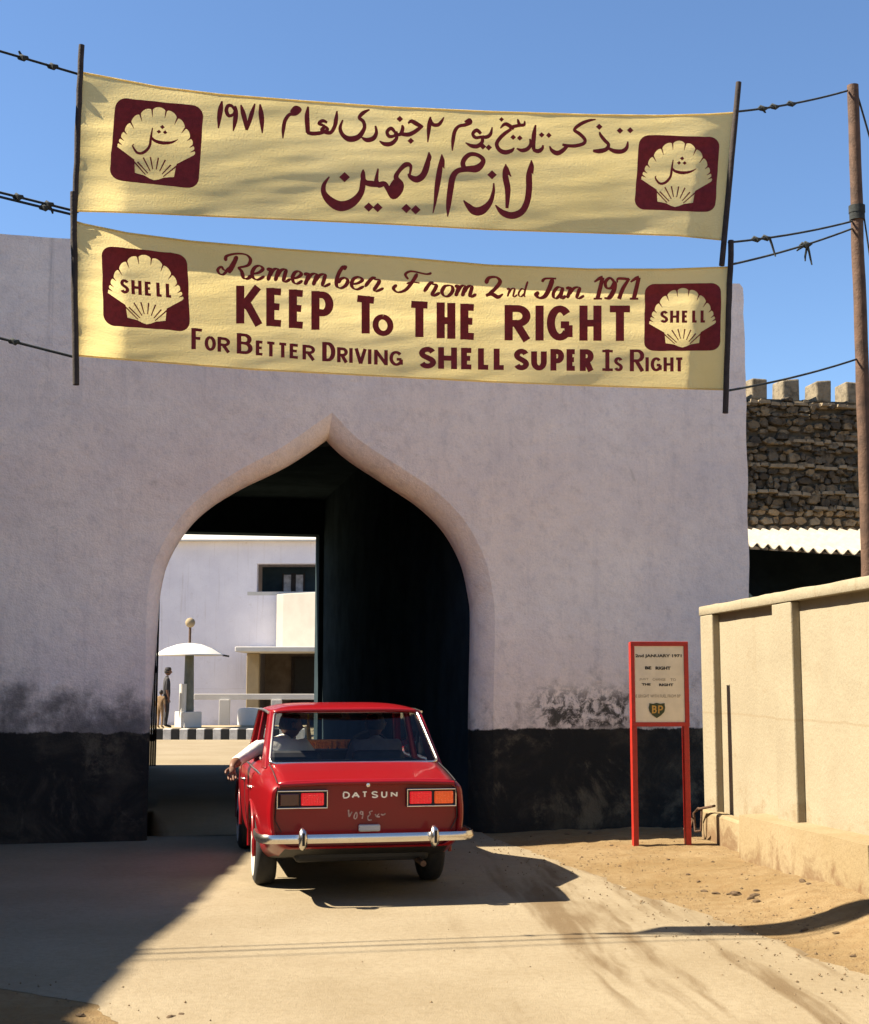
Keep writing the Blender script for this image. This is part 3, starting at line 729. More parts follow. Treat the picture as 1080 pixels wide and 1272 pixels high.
def bpole(root, p, q_, r=.02):
    y0 = BY(p[0]) ; a, b = at(p[0], p[1], BY(p[0])), at(q_[0], q_[1], BY(p[0])); o = Vector((0, 9.4, 0))
    mb = MB(); n = 12; mb.tube([lerp(a, b, i / n) - o + Vector((.004 * nz(i, p[0]), -.022, 0)) for i in range(n + 1)], [r * (1 + .06 * nz(i * .9, 4)) for i in range(n + 1)], 10)
    mb.build('pole', M['darkwood'], root, smooth=50)
bA = Banner([(97,89),(138,96.7),(197,108),(275,117.5),(391,126.5),(480,132.8),(608,138.6),(735,142.6),(820,143.6),(880,142),(918,139.6)],
            [(92,262),(135,263),(177,264.5),(274,269),(391,274),(500,279),(608,285),(735,289),(842,292.5),(903,298.5)],
            [(89,102.5),(140,100),(200,98.5),(262,96)], [(139,917),(200,912),(250,908),(299,902)], .11, 3.3)
bB = Banner([(91,274),(103,278),(158,289.4),(235.6,299.5),(352,309.5),(500,320),(608,329.5),(735,334.5),(830,334.5),(908,331.8)],
            [(91,441),(130,444.5),(197,449.7),(313,458.6),(500,468.4),(608,474),(735,479),(830,482),(903,484)],
            [(274,92.5),(330,94.5),(380,96),(441,93)], [(331,908),(400,906),(484,902.5)], .24, 8.1)
ra = make_banner(bA, 'street_banner', 'upper yellow cloth banner painted with maroon Arabic lettering')
rb = make_banner(bB, 'street_banner', 'lower yellow cloth banner reading KEEP TO THE RIGHT in maroon')
# the emblem builder works in world places; shift its meshes under the roots
def emblems(bn, root, quads, mode):
    sv = bn.pt
    bn2 = Banner(bn.top, bn.bot, bn.lef, bn.rig, bn.amp, bn.seed); bn2.pt = lambda px, py, off=0: sv(px, py, off) - Vector((0, 9.4, 0))
    for q in quads: emblem(bn2, q, root, mode)
emblems(bA, ra, [[(144,121),(253.5,132),(246.5,235),(136,223)], [(794.5,167.5),(894.5,170),(888.5,263.5),(788,260)]], 'arabic')
emblems(bB, rb, [[(126.5,304.5),(232.6,316),(236.5,412),(128.8,403.5)], [(801.5,353),(896,351.5),(895,435.5),(800.5,436)]], 'latin')
bpole(ra, (102.5,58), (93.5,276)); bpole(ra, (917,104), (896,331))
bpole(rb, (92.5,240), (95.5,479), .022); bpole(rb, (907.5,300), (900.5,514))

# Latin banner
ink = banner_ink(bB)
KT = [(293,354.5,401.5),(414,363,411.5),(506,373.5,418),(593,378,422.5),(660,379.5,423),(787,379.5,423.5)]
LT = lambda: ink.flush('lettering', M['maroon'], rb)
caps(ink, [('K',293.6,327),('E',331,354.5),('E',359,381.5),('P',387,414.5)], KT, 10.2, 8.6); LT()
caps(ink, [('T',439,470)], KT, 10.2, 8.6); caps(ink, [('O',463,489,389,416.5)], KT, 7.5, 6.5); LT()
caps(ink, [('T',506,536.5),('H',542.6,566),('E',572,594)], KT, 10.2, 8.6); LT()
caps(ink, [('R',627,660),('I',666,675),('G',679.5,712),('H',720,747.5),('T',752.7,788)], KT, 10.2, 8.6); LT()
ink = banner_ink(bB)
FT = [(237,407,433.5),(300,414,439.5),(400,424.5,448.5),(500,430,455),(520,430.5,457.5),(610,433,459.5),(740,434,461),(850,434,461.5)]
def small(x, h=18.5): return plerp([(a, c) for a, b, c in FT], x) - h
def sc(c, x0, x1, h=18.5): return (c, x0, x1, small(x0, h), plerp([(a, d) for a, b, d in FT], x0))
def sw(ws, xs0, xs1, h=18.5): caps(ink, [sc(c, a, b, h) for c, a, b in zip(ws, xs0, xs1)], FT, 4.4 if h > 18 else 4.2, 3.4 if h > 18 else 3.2)
caps(ink, [('F',238,254)], FT, 5.6, 3.6); sw('OR', (254.5, 270.5), (268.5, 286.5)); LT()
caps(ink, [('B',294.4,314)], FT, 5.6, 3.6); sw('ETTER', (318,330,345,360,376), (328.5,343.5,358,372.5,392)); LT()
caps(ink, [('D',400.5,417)], FT, 5.6, 3.6); sw('RIVING', (419,434.5,440.5,457.5,465,484), (432.7,438,456,461.5,482,501)); LT()
caps(ink, [('S',520.5,542),('H',544.5,568),('E',573,589.5),('L',594,610.5),('L',613.5,629.8)], FT, 7.4, 6.2); LT()
caps(ink, [('S',638.5,657.5),('U',660,679.5),('P',684,701),('E',704,718),('R',720.5,738)], FT, 7.4, 6.2); LT()
caps(ink, [('I',750,759.5)], FT, 5.2, 3.6)
for yy_ in (436, 459): ink.ribbon([(748.5, yy_, 3.2), (761.5, yy_ + .3, 3.2)], False)
sw('S', (763,), (774,), 17.5); LT()
caps(ink, [('R',782.6,801)], FT, 5.2, 3.6); sw('IGHT', (802.3,808.5,824.5,838), (806,822.5,837,850), 17.5); LT()
# script line
ink = banner_ink(bB)
class Sub:                                   # strokes in the pixels of an enlarged view
    def __init__(s, ox, oy, k, fat=1.0): s.o = (ox, oy, k); s.fat = fat
    def __call__(s, pts, w=None):
        ox, oy, k = s.o; ink.ribbon([(ox + p[0] / k, oy + p[1] / k, (p[2] if len(p) > 2 else w) * s.fat / k) for p in pts])
def nib(pts, thick, thin):                   # width from direction: heavy on the down strokes
    P_ = cr([(p[0], p[1]) for p in pts], 6); out = []
    for i, p in enumerate(P_):
        a, b = P_[max(0, i-1)], P_[min(len(P_)-1, i+1)]; d = Vector((b[0]-a[0], b[1]-a[1])); d = d.normalized() if d.length else Vector((1, 0))
        e = min(1, min(i, len(P_) - 1 - i) / 3 + .45)
        out.append((p[0], p[1], max(thin, (thin + (thick - thin) * abs(d.dot(Vector((-.30, .95)))) ** 1.4) * e)))
    return out[::2] if len(out) % 2 else out[::2] + [out[-1]]
SCR = {
 'e': [[(.05,.62),(.5,.52),(.82,.25),(.62,.03),(.28,.15),(.08,.55),(.18,.9),(.48,1.0),(.95,.72)]],
 'm': [[(.0,.2),(.10,.06),(.17,.12),(.12,.5),(.03,1.0)], [(.08,.72),(.25,.18),(.40,.04),(.47,.15),(.42,.5),(.34,1.0)], [(.40,.7),(.56,.2),(.72,.04),(.79,.14),(.74,.55),(.70,.9),(.78,1.0),(1.0,.75)]],
 'n': [[(.0,.2),(.16,.06),(.24,.14),(.18,.5),(.06,1.0)], [(.14,.72),(.40,.18),(.64,.04),(.74,.15),(.66,.55),(.60,.9),(.72,1.0),(1.0,.75)]],
 'b': [[(.62,-.75),(.32,-.25),(.12,.45),(.16,.88),(.42,1.0),(.75,.75),(.88,.4),(.70,.18),(.42,.30),(.22,.62)], [(.62,-.75),(.72,-.7),(.60,-.45)]],
 'r': [[(.0,.7),(.30,.1),(.48,-.1),(.55,.05),(.75,.08),(.72,.35),(.52,.85),(.62,1.0),(1.0,.72)]],
 'o': [[(.62,.05),(.28,.15),(.08,.6),(.25,.97),(.58,.93),(.86,.5),(.80,.12),(.55,.04)]],
 'a': [[(.72,.10),(.42,.06),(.12,.5),(.12,.9),(.35,.98),(.66,.55),(.80,.05)], [(.80,.05),(.68,.6),(.66,.92),(.78,1.0),(1.0,.75)]],
 'd': [[(.62,.20),(.38,.10),(.10,.55),(.12,.9),(.35,.98),(.62,.6)], [(.95,-.75),(.78,-.1),(.64,.6),(.62,.92),(.74,1.0)]],
}
def script(c, x0, x1, t, b, sl_, thick, thin):
    for s in SCR[c]:
        ink.ribbon(nib([(x0 + (x1 - x0) * u, t + (b - t) * v + sl_ * (x1 - x0) * u) for u, v in s], thick, thin), n=2)
SL = .10
z3 = Sub(230, 305, 3.724, 1.15); z4 = Sub(480, 325, 2.842, 1.15)
def scr(items, sl_=.02, thick=5.0, thin=1.8, dip=0.):
    for c, x0, x1, t, b in items: script(c, x0, x1, t, b - dip * (x1 - x0), sl_, thick, thin)
z3(nib([(205,100),(180,132),(160,130),(152,112),(168,98),(180,112),(200,112),(225,75),(240,48)], 13, 6)); z3(nib([(240,48),(228,80),(212,112),(200,125)], 18, 6))
z3(nib([(190,72),(192,50),(235,38),(282,42),(303,65),(290,92),(245,102)], 15, 6)); z3(nib([(245,100),(262,120),(272,150),(292,152),(306,138)], 18, 6))
scr((('e',312,330,329,347.5),('m',332,361.5,332.5,349.5),('e',362.5,377,336,352.5),('m',378,411,338.5,355),('b',416,434.5,341.5,358),('e',435.5,453.5,343,359.5),('r',453.5,477,345.5,361.5)), .06, dip=.03); LT()
z4(nib([(78,62),(68,45),(90,34),(140,44),(160,40)], 9, 5)); z4(nib([(110,42),(92,72),(68,100),(40,108),(26,94),(38,82)], 12, 5)); z4(nib([(72,78),(92,72),(118,76)], 8, 4))
scr((('r',527,547,352,367),('o',548,565,353.5,368),('m',565.5,592,354,368)), .03); LT()
z4(nib([(352,78),(362,58),(388,55),(402,70),(388,92),(358,120)], 13, 6)); z4([(352,120,9), (372,114,12), (395,125,12), (412,114,5)])
scr((('n',630,643,357.5,368.5),('d',643.5,656.5,357.5,368.5)), .02, 2.6, 1.1); LT()
z4(nib([(550,72),(562,60),(600,60)], 9, 5)); z4(nib([(588,60),(576,95),(560,122),(540,128),(530,116),(540,108)], 15, 6))
scr((('a',686,703,356,370.5),('n',703.5,726,356,370.5)), .01, 4.6, 1.5); LT()
for x in (0, 128):
    z4([(735+x,72,5), (752+x,60,10), (765+x,56,12)]); z4([(764+x,56,12), (755+x,95,13), (746+x,131,13)])
    z4([(732+x,131,6), (762+x,131,6)])
z4(nib([(806,72),(790,58),(774,72),(778,92),(795,92),(808,72),(806,100),(790,128),(770,128)], 11, 6)); z4([(806,70,10), (802,102,12), (782,130,8)])
z4([(816,74,4), (820,60,8), (858,62,8)]); z4([(858,60,8), (836,95,12), (822,132,13)]); LT()
# Arabic banner
ink = banner_ink(bA); LA = lambda: ink.flush('lettering', M['maroon'], ra); a1 = Sub(260, 115, 3.6, 1.32); a2 = Sub(540, 130, 4.154, 1.32)
def d1(x, y, r): ink.dot(260 + x / 3.6, 115 + y / 3.6, r / 3.6)
def d2(x, y, r): ink.dot(540 + x / 4.154, 130 + y / 4.154, r / 4.154)
a1([(58,38,5),(52,70,17),(46,110,16),(42,160,4)])
a1([(117,85,8),(104,62,10),(86,58,12),(77,80,13),(88,103,12),(108,98,10),(118,80,12)]); a1([(116,60,8),(120,90,15),(116,130,15),(108,172,4)])
a1([(142,55,5),(152,90,16),(162,130,15),(168,168,8)]); a1([(205,50,5),(192,90,14),(180,130,14),(168,168,8)])
a1([(228,52,5),(232,90,17),(236,130,16),(238,182,4)])
LA(); a1([(330,205,4),(332,165,12),(340,125,13),(360,98,12),(388,94,14),(408,76,10),(386,66,12),(366,88,10)]); a1([(372,84,12),(392,80,18),(408,72,8)])
a1([(443,62,6),(438,105,16),(440,150,16),(442,180,14)])
a1([(438,178,12),(462,183,14),(500,180,13),(530,165,11),(512,148,9),(492,138,12),(508,126,12),(528,134,8)]); a1([(522,150,10),(505,168,14),(540,180,13),(560,155,13),(568,120,14),(572,82,5)])
LA(); a1([(718,76,5),(690,90,13),(672,112,12),(690,130,12),(694,160,13),(668,198,18),(630,208,20),(600,192,14),(586,160,12),(598,122,5)])
a1([(744,148,6),(748,180,12),(734,205,16),(705,212,15),(682,200,5)])
a1([(832,178,9),(814,160,13),(796,176,12),(806,196,12),(830,192,10),(836,176,11),(838,205,12),(815,228,15),(785,230,14),(762,216,4)])
a1([(838,190,9),(858,184,13),(866,158,12),(862,145,5)]); a1([(856,184,12),(890,188,15),(920,175,14),(950,152,12)]); a1([(890,138,5),(905,128,13),(932,142,15),(958,154,7)])
d1(853, 118, 15); d1(902, 216, 15)
LA(); a1([(990,108,6),(984,150,15),(978,222,4)]); a1([(988,118,10),(1000,142,13),(1024,144,13),(1040,128,10),(1050,110,4)])
LA(); a2([(92,238,4),(95,190,14),(104,140,15),(125,112,13),(160,104,14),(186,92,14),(180,76,10),(156,90,8)]); a2([(165,96,14),(186,86,20),(194,84,8)])
a2([(240,150,12),(218,132,15),(198,150,13),(212,170,13),(242,166,12),(246,160,14),(246,192,14),(222,214,17),(190,212,15),(160,196,4)])
a2([(244,168,12),(272,166,15),(290,150,13),(298,116,5)]); d2(250, 216, 17); d2(280, 221, 17)
LA(); a2([(466,84,5),(462,104,12),(440,104,13),(432,84,10),(428,74,4)]); a2([(446,106,12),(412,112,14),(385,120,14)]); a2([(340,122,5),(364,100,14),(392,112,15),(408,128,9)])
a2([(396,126,12),(352,158,15),(322,198,15),(332,230,16),(362,246,18),(396,238,15),(412,222,5)]); d2(346, 76, 13); d2(406, 168, 15); d2(440, 172, 15)
a2([(492,176,6),(496,205,13),(480,228,16),(452,236,15),(424,226,5)]); a2([(522,104,6),(514,150,17),(510,200,17),(512,232,14)]); a2([(508,232,12),(535,240,17),(556,226,13),(560,208,5)]); d2(553, 156, 15); d2(590, 158, 15)
LA(); a2([(832,76,5),(790,84,12),(748,104,14),(722,130,12),(748,150,14),(775,178,13),(770,200,14),(730,212,14),(690,212,13),(660,206,10)]); a2([(690,208,12),(660,238,17),(632,250,19),(606,236,14),(594,214,5)])
a2([(818,238,10),(850,240,18),(886,230,16),(898,206,13),(880,186,14),(858,158,12),(852,140,5)]); a2([(896,224,10),(930,240,17),(970,240,17),(992,222,14),(998,190,5)]); d2(850, 114, 17); d2(957, 134, 17); d2(1010, 132, 17)
LA()
ink = banner_ink(bA); a1.fat = a2.fat = 1.14
a2([(500,288,5),(488,360,26),(488,430,28),(478,500,28),(450,552,30),(400,572,32),(350,556,26),(314,518,5)]); a2([(500,286,4),(502,320,20),(508,358,3)])
a2([(368,306,5),(366,370,26),(378,440,26),(374,535,14)]); a2([(368,308,4),(372,335,22),(396,372,3)]); a2([(366,312,4),(360,340,14),(352,378,3)])
d2(297, 362, 25); a2([(306,404,6),(304,450,15),(286,505,24),(245,545,38),(205,548,36),(172,520,22),(150,494,5)])
a2([(68,578,4),(72,520,22),(82,440,28),(94,375,28),(120,342,24),(170,332,26),(215,330,34),(244,308,26),(250,282,20),(222,260,18),(186,256,20),(158,276,22),(146,306,22),(160,340,22)])
LA(); a2([(38,256,5),(28,330,24),(14,420,24),(2,510,12),(-8,560,4)]); a2([(38,256,4),(40,290,22),(50,330,3)])
a1([(984,266,5),(976,320,22),(958,368,25),(930,388,26),(902,378,18),(892,362,10)]); a1([(984,268,4),(986,288,16),(990,306,3)])
a1([(896,372,8),(902,330,13),(880,322,20),(850,350,16),(836,380,20),(858,410,22),(850,440,26),(824,464,24),(800,430,20),(784,408,20),(760,412,24),(748,395,18),(756,340,6)])
a1([(836,392,22),(826,430,40),(818,464,12)]); a1([(764,412,20),(728,408,24),(698,400,20),(686,372,16),(690,344,6)])
a1([(690,352,12),(688,400,22),(678,450,24),(640,492,34),(590,508,40),(545,488,34),(514,450,22),(514,412,16),(538,376,5)]); d1(606, 378, 24)
d1(714, 512, 22); d1(754, 514, 22); d1(882, 518, 22); d1(924, 524, 22)
LA()

# ------------------------------------------------------------------ ropes and wires
def rope(a, b, r, sag, label, knots=(), tails=(), name='rope', cat='rope', group='ropes holding the banners'):
    n = 40; pts = [lerp(a, b, i / n) + Vector((0, 0, -sag * 4 * (i / n) * (1 - i / n))) for i in range(n + 1)]
    q = MB(); q.tube(pts, r, 6)
    for k in knots:
        p = pts[int(k * n)]
        q.tube([p + Vector((-.035, 0, -.004)), p + Vector((-.015, .01, .010)), p + Vector((.01, -.01, -.008)), p + Vector((.035, 0, .004))], [r, r * 2.6, r * 2.3, r], 6)
    for k, dx, dz in tails:
        p = pts[int(k * n)]; q.tube([p, p + Vector((dx * .4, 0, dz * .35)), p + Vector((dx * .8, .01, dz * .7)), p + Vector((dx, 0, dz))], [r * 1.3, r * 1.1, r, r * .7], 6)
    o = q.build(name, M['rope'], smooth=60); tag(o, label, cat, group); return o
def leftrope(p, q_, sag, label, **k):
    b = at(p[0], p[1], BY(p[0])) + Vector((0, .02, 0)); c = at(q_[0], q_[1], BY(p[0]) - .0); c = at(q_[0], q_[1], b.y - .15 * (b.x - c.x)); d = (c - b)
    a = b + d * ((BX + .01 - b.x) / d.x)
    if a.z > BH - .1: a.z = BH - .1
    return rope(b, a, .009, sag, label, **k)
leftrope((102,92), (0,63.5), .0, 'rope from the top corner of the upper banner out to the left', knots=(.03,.05), tails=((.03,-.05,.02),(.06,-.03,.05)))
leftrope((97,262), (0,239), .0, 'upper of two close ropes from the left foot of the upper banner', knots=(.025,.06), tails=((.04,.03,-.06),))
leftrope((92,266), (0,244.5), .0, 'lower of two close ropes from the left corner of the lower banner', knots=(.03,))
leftrope((93,443), (0,420), .0, 'rope from the bottom corner of the lower banner out to the left', knots=(.05,.11), tails=((.10,.03,-.02),))
def pole_at(py):
    lo, hi = 0., 1.
    for _ in range(40):
        mid = (lo + hi) / 2; p = polept(mid); v = p - EYEV
        yc = (-v.y * st_ + v.z * ct) / (v.y * ct + v.z * st_); 
        if CY - yc * FPX > py: lo = mid
        else: hi = mid
    return polept(lo)
def rightrope(p, py, label, **k): return rope(at(p[0], p[1], BY(p[0])) + Vector((0, .02, 0)), pole_at(py) + Vector((-.05, -.02, 0)), .008, .02, label, **k)
rightrope((918,137), 114, 'rope from the top of the upper banner to the wooden pole', knots=(.45,.22,.30), tails=((.22,.02,-.03),))
rightrope((906,300), 276, 'rope from the foot of the upper banner to the wooden pole, with one loose end', knots=(.28,.2), tails=((.30,.04,-.14),))
rightrope((907,328), 285, 'rope from the top of the lower banner to the wooden pole, with tangled loose ends', knots=(.58,.6), tails=((.6,-.08,-.05),(.6,-.02,-.13),(.6,.03,-.16)))
rightrope((902,485), 447, 'rope from the foot of the lower banner to the wooden pole')
rope(polept(.985) + Vector((.04, 0, 0)), polept(.985) + Vector((2.6, 3.4, -4.6)) , .008, .0, 'stay wire slanting down to the right from the top of the wooden pole', name='stay_wire', cat='wire', group='stay wires of the wooden pole')
rope(polept(tb) + Vector((.05, 0, 0)), polept(tb) + Vector((1.0, 1.6, -3.6)), .007, .0, 'stay wire from the lashing of the wooden pole down to the right', name='stay_wire', cat='wire', group='stay wires of the wooden pole')
# ------------------------------------------------------------------ the red car
def paint_mat():
    m, nt, b = new_mat('red_car_paint'); g = G(nt); co = g.coord(); s = g.sep(co)
    n = g.ramp(g.noise(co, 3, 8, .7), .35, .75)
    c = g.mix(g.math('MULTIPLY', n, .18), (0.1987, 0.001892, 0.00473), (0.1466, 0.002838, 0.004257))
    dust = g.math('MULTIPLY', g.ramp(s[2], .2, .45, 1, 0), g.ramp(g.noise(co, 6, 8, .7), .3, .7))
    c = g.mix(g.math('MULTIPLY', dust, .22), c, (0.1183, 0.0473, 0.02838))
    nt.links.new(c, b.inputs['Base Color']); b.inputs['Roughness'].default_value = .38; b.inputs['Coat Weight'].default_value = .38; b.inputs['Coat Roughness'].default_value = .07; b.inputs['Specular IOR Level'].default_value = .22
    nt.links.new(g.bump(g.noise(co, 2.5, 3), .06, .02), b.inputs['Coat Normal']); return m
def glass_mat():
    m, nt, b = new_mat('window_glass'); g = G(nt)
    tr = g.n('ShaderNodeBsdfTransparent'); tr.inputs['Color'].default_value = (.80, .83, .81, 1)
    gl = g.n('ShaderNodeBsdfGlossy'); gl.inputs['Roughness'].default_value = .03; gl.inputs['Color'].default_value = (.9, .9, .9, 1)
    lw = g.n('ShaderNodeFresnel'); lw.inputs['IOR'].default_value = 1.30
    mx = g.n('ShaderNodeMixShader'); nt.links.new(lw.outputs[0], mx.inputs[0]); nt.links.new(tr.outputs[0], mx.inputs[1]); nt.links.new(gl.outputs[0], mx.inputs[2])
    nt.links.new(mx.outputs[0], nt.nodes['Material Output'].inputs['Surface']); return m
M['paint'] = paint_mat(); M['glass'] = glass_mat()
M['redlens'] = simple('red_lamp_lens', (.62, .015, .02), .18, .1, 30, .25, 120, coat=.6); M['amberlens'] = simple('amber_lamp_lens', (.60, .09, .02), .18, .1, 30, .25, 120, coat=.6)

def lit(m, c, e):
    b = m.node_tree.nodes['Principled BSDF']; b.inputs['Emission Color'].default_value = c + (1,); b.inputs['Emission Strength'].default_value = e * .5
lit(M['redlens'], (1, .02, .03), .35); lit(M['amberlens'], (1, .12, .025), .32)

def ribs(m):
    nt = m.node_tree; g = G(nt); b = nt.nodes['Principled BSDF']; wv = g.n('ShaderNodeTexWave', wave_type='BANDS', bands_direction='X'); g.set(wv.inputs['Vector'], g.coord()); wv.inputs['Scale'].default_value = 28
    wz = g.n('ShaderNodeTexWave', wave_type='BANDS', bands_direction='Z'); g.set(wz.inputs['Vector'], g.coord()); wz.inputs['Scale'].default_value = 24
    nt.links.new(g.bump(g.math('ADD', wv.outputs['Fac'], wz.outputs['Fac']), .9, .006), b.inputs['Normal'])
    nt.links.new(g.mix(wv.outputs['Fac'], [x * .55 for x in b.inputs['Emission Color'].default_value[:3]], b.inputs['Emission Color'].default_value[:3]), b.inputs['Emission Color'])
ribs(M['redlens']); ribs(M['amberlens'])
M['darklens'] = simple('dark_lamp_lens', (.06, .012, .012), .2, .1, 30, coat=.6)  # near-black red lens for the outer half of the left lamp
M['letter'] = simple('bright_metal_letters', (.85, .80, .74), .35, .05, 20, metal=.3); M['digit'] = simple('worn_white_paint', (.42, .28, .24), .8, .4, 60)
CANG = R(11.0); CSC = .985; cpos = at(457, 1000, 9.97); CO = Vector((cpos.x, cpos.y, .012))
car = empty('parked_car', CO, CANG)
car.name = 'saloon_car'; car.scale = (CSC,) * 3
tag(car, 'glossy red four door saloon car seen from behind, driving into the arch', 'car')
CM = Matrix.Translation(CO) @ Matrix.Rotation(CANG, 4, 'Z') @ Matrix.Scale(CSC, 4)
def ccar(pts):                               # rounded polyline: (x, z, r)
    out = []
    for i, (x, z, r) in enumerate(pts):
        p = Vector((x, z))
        if r <= 0: out.append(p); continue
        a, b = Vector(pts[i-1][:2]), Vector(pts[i+1][:2]); da, db = (a - p), (b - p); r1 = min(r, da.length * .48, db.length * .48)
        A, B = p + da.normalized() * r1, p + db.normalized() * r1
        for k in range(6):
            t = k / 5; out.append(A * (1-t)**2 + p * 2*t*(1-t) + B * t*t)
    return out
T = {'xs': [(0,.705),(.4,.735),(1.2,.765),(2.6,.765),(3.7,.735),(4.12,.69)], 'zt': [(0,.868),(.06,.880),(.35,.925),(.72,.965),(1.0,.955),(2.7,.94),(2.95,.925),(3.7,.86),(4.12,.775)],
     'zs': [(0,.815),(.4,.84),(1.0,.865),(2.0,.87),(2.9,.86),(3.7,.80),(4.12,.73)], 'xt': [(0,.665),(.4,.668),(.75,.675),(2.8,.69),(3.5,.66),(4.12,.62)], 'zb': [(0,.40),(.3,.31),(.8,.24),(3.6,.22),(4.12,.32)]}
def csec(y, a=0):
    xs_, zt, zs, xt, zb = (plerp(T[k], y) for k in ('xs','zt','zs','xt','zb'))
    h = ccar([(0, zt, 0), (xt * .5, zt - .004, .1), (xt, zt - .016, .06), (xs_, zs, .055), (xs_ + .018, .64, .12), (xs_ - .005, .46, .12), (xs_ - .035, zb + .06, .05), (xs_ - .10, zb, .05), (0, zb, 0)])
    zc = .62
    return [(x * (1 - a), zc + (z - zc) * (1 - a)) for x, z in h]
q = MB(); rings = [(.050, .070), (.004, .058), (0, .045), (.006, .022), (.022, .007), (.05, 0)] + [(.05 + (4.05 - .05) * i / 60, 0) for i in range(1, 61)] + [(4.09, .01), (4.115, .03), (4.12, .06)]
rows = []
for y, a in rings:
    h = csec(max(0, y), a); rows.append([(-x, y, z) for x, z in reversed(h)][:-1] + [(x, y, z) for x, z in h][:-1])
for r in rows: r.append(r[0])
nr = len(rows[0]) - 1
vs = [p for r in rows for p in r[:-1]]
q.add(vs, [(i*nr+j, i*nr+(j+1) % nr, (i+1)*nr+(j+1) % nr, (i+1)*nr+j) for i in range(len(rows)-1) for j in range(nr)] + [list(range(nr))[::-1], [(len(rows)-1)*nr+j for j in range(nr)]])
bodyo = q.build('body', M['paint'])
ct_ = MB()
for yw in (1.12, 3.48):
    for s in (-1, 1):
        Mx = Matrix.Translation((s * .69, yw, .30)) @ Matrix.Rotation(math.pi / 2, 4, 'Y'); ct_.lathe([(0, -.2), (.345, -.2), (.345, .2), (0, .2)], 40, Mx)
cut1 = ct_.build('cutter', M['black'])
ct_ = MB(); ct_.box(-.635, .635, .86, 2.74, .40, 1.3); cut2 = ct_.build('cutter', M['black'])
for c in (cut1, cut2):
    md = bodyo.modifiers.new('b', 'BOOLEAN'); md.operation = 'DIFFERENCE'; md.object = c; md.solver = 'EXACT'
me = mesh_of(bodyo); old = bodyo.data; bodyo.modifiers.clear(); bodyo.data = me
for c in (cut1, cut2): bpy.data.objects.remove(c)
bm = bmesh.new(); bm.from_mesh(me); soften(bm, 32); bm.to_mesh(me); bm.free()
me.name = 'body'
if M['black'].name not in [m.name for m in me.materials if m]: me.materials.append(M['black'])
bi = [i for i, m in enumerate(me.materials) if m and m.name == M['black'].name][0]
for p in me.polygons:                        # wheel wells and cabin lining are dark
    c = p.center
    inside = (abs(c.x) < .64 and .85 < c.y < 2.75 and .39 < c.z < .90 and (abs(abs(c.x) - .635) < .002 or abs(c.y - .86) < .002 or abs(c.y - 2.74) < .002 or abs(c.z - .40) < .002))
    well = any((c.y - yw) ** 2 + (c.z - .30) ** 2 < .346 ** 2 for yw in (1.12, 3.48)) and (abs(p.normal.x) > .9 and abs(c.x) < .6 or abs(p.normal.x) < .3)
    if inside or well or p.normal.z < -.9 and c.z < .4: p.material_index = bi
bodyo.parent = car
# wheel-arch lips
for yw in (1.12, 3.48):
    for s in (-1, 1):
        q = MB(); q.tube([(s * (plerp(T['xs'], yw) + (.004 if a_ < 25 or a_ > 155 else .010)), yw + .352 * math.cos(R(a_)), .30 + .352 * math.sin(R(a_))) for a_ in range(-6, 187, 8)], .014, 6)
        q.build('wheel_arch', M['paint'], car, smooth=60)
def cbox(name, mat_, x0, x1, y0, y1, z0, z1, par=car, bev=.006):
    q = MB(); q.box(x0, x1, y0, y1, z0, z1); return q.build(name, mat_, par, bevel=bev)
# roof
q = MB(); rows = []
for i in range(25):
    v = i / 24; y = lerp(1.235, 2.43, v); rows.append([])
    e = (abs(v - .5) * 2)
    for j in range(33):
        u = j / 32 * 2 - 1; hw = .628 - .03 * e ** 3
        rows[-1].append((u * hw, y + (.035 * (1 - abs(u) ** 2)) * (1 if v > .5 else -1) * e ** 4, 1.352 + .052 * (1 - abs(u) ** 5) * (1 - .80 * e ** 5) + .004 * (1 - e)))
q.sheet(rows); ro = q.build('roof', M['paint'], car, smooth=180, fix=False); sd = ro.modifiers.new('s', 'SOLIDIFY'); sd.thickness = .022; sd.offset = -1
for s in (-1, 1):
    q = MB(); q.tube([(s * .634, 1.30, 1.338), (s * .640, 1.6, 1.350), (s * .640, 2.1, 1.350), (s * .634, 2.42, 1.338), (s * .70, 2.80, .94)], .011, 6); q.build('drip_rail', M['chrome'], car, smooth=60)
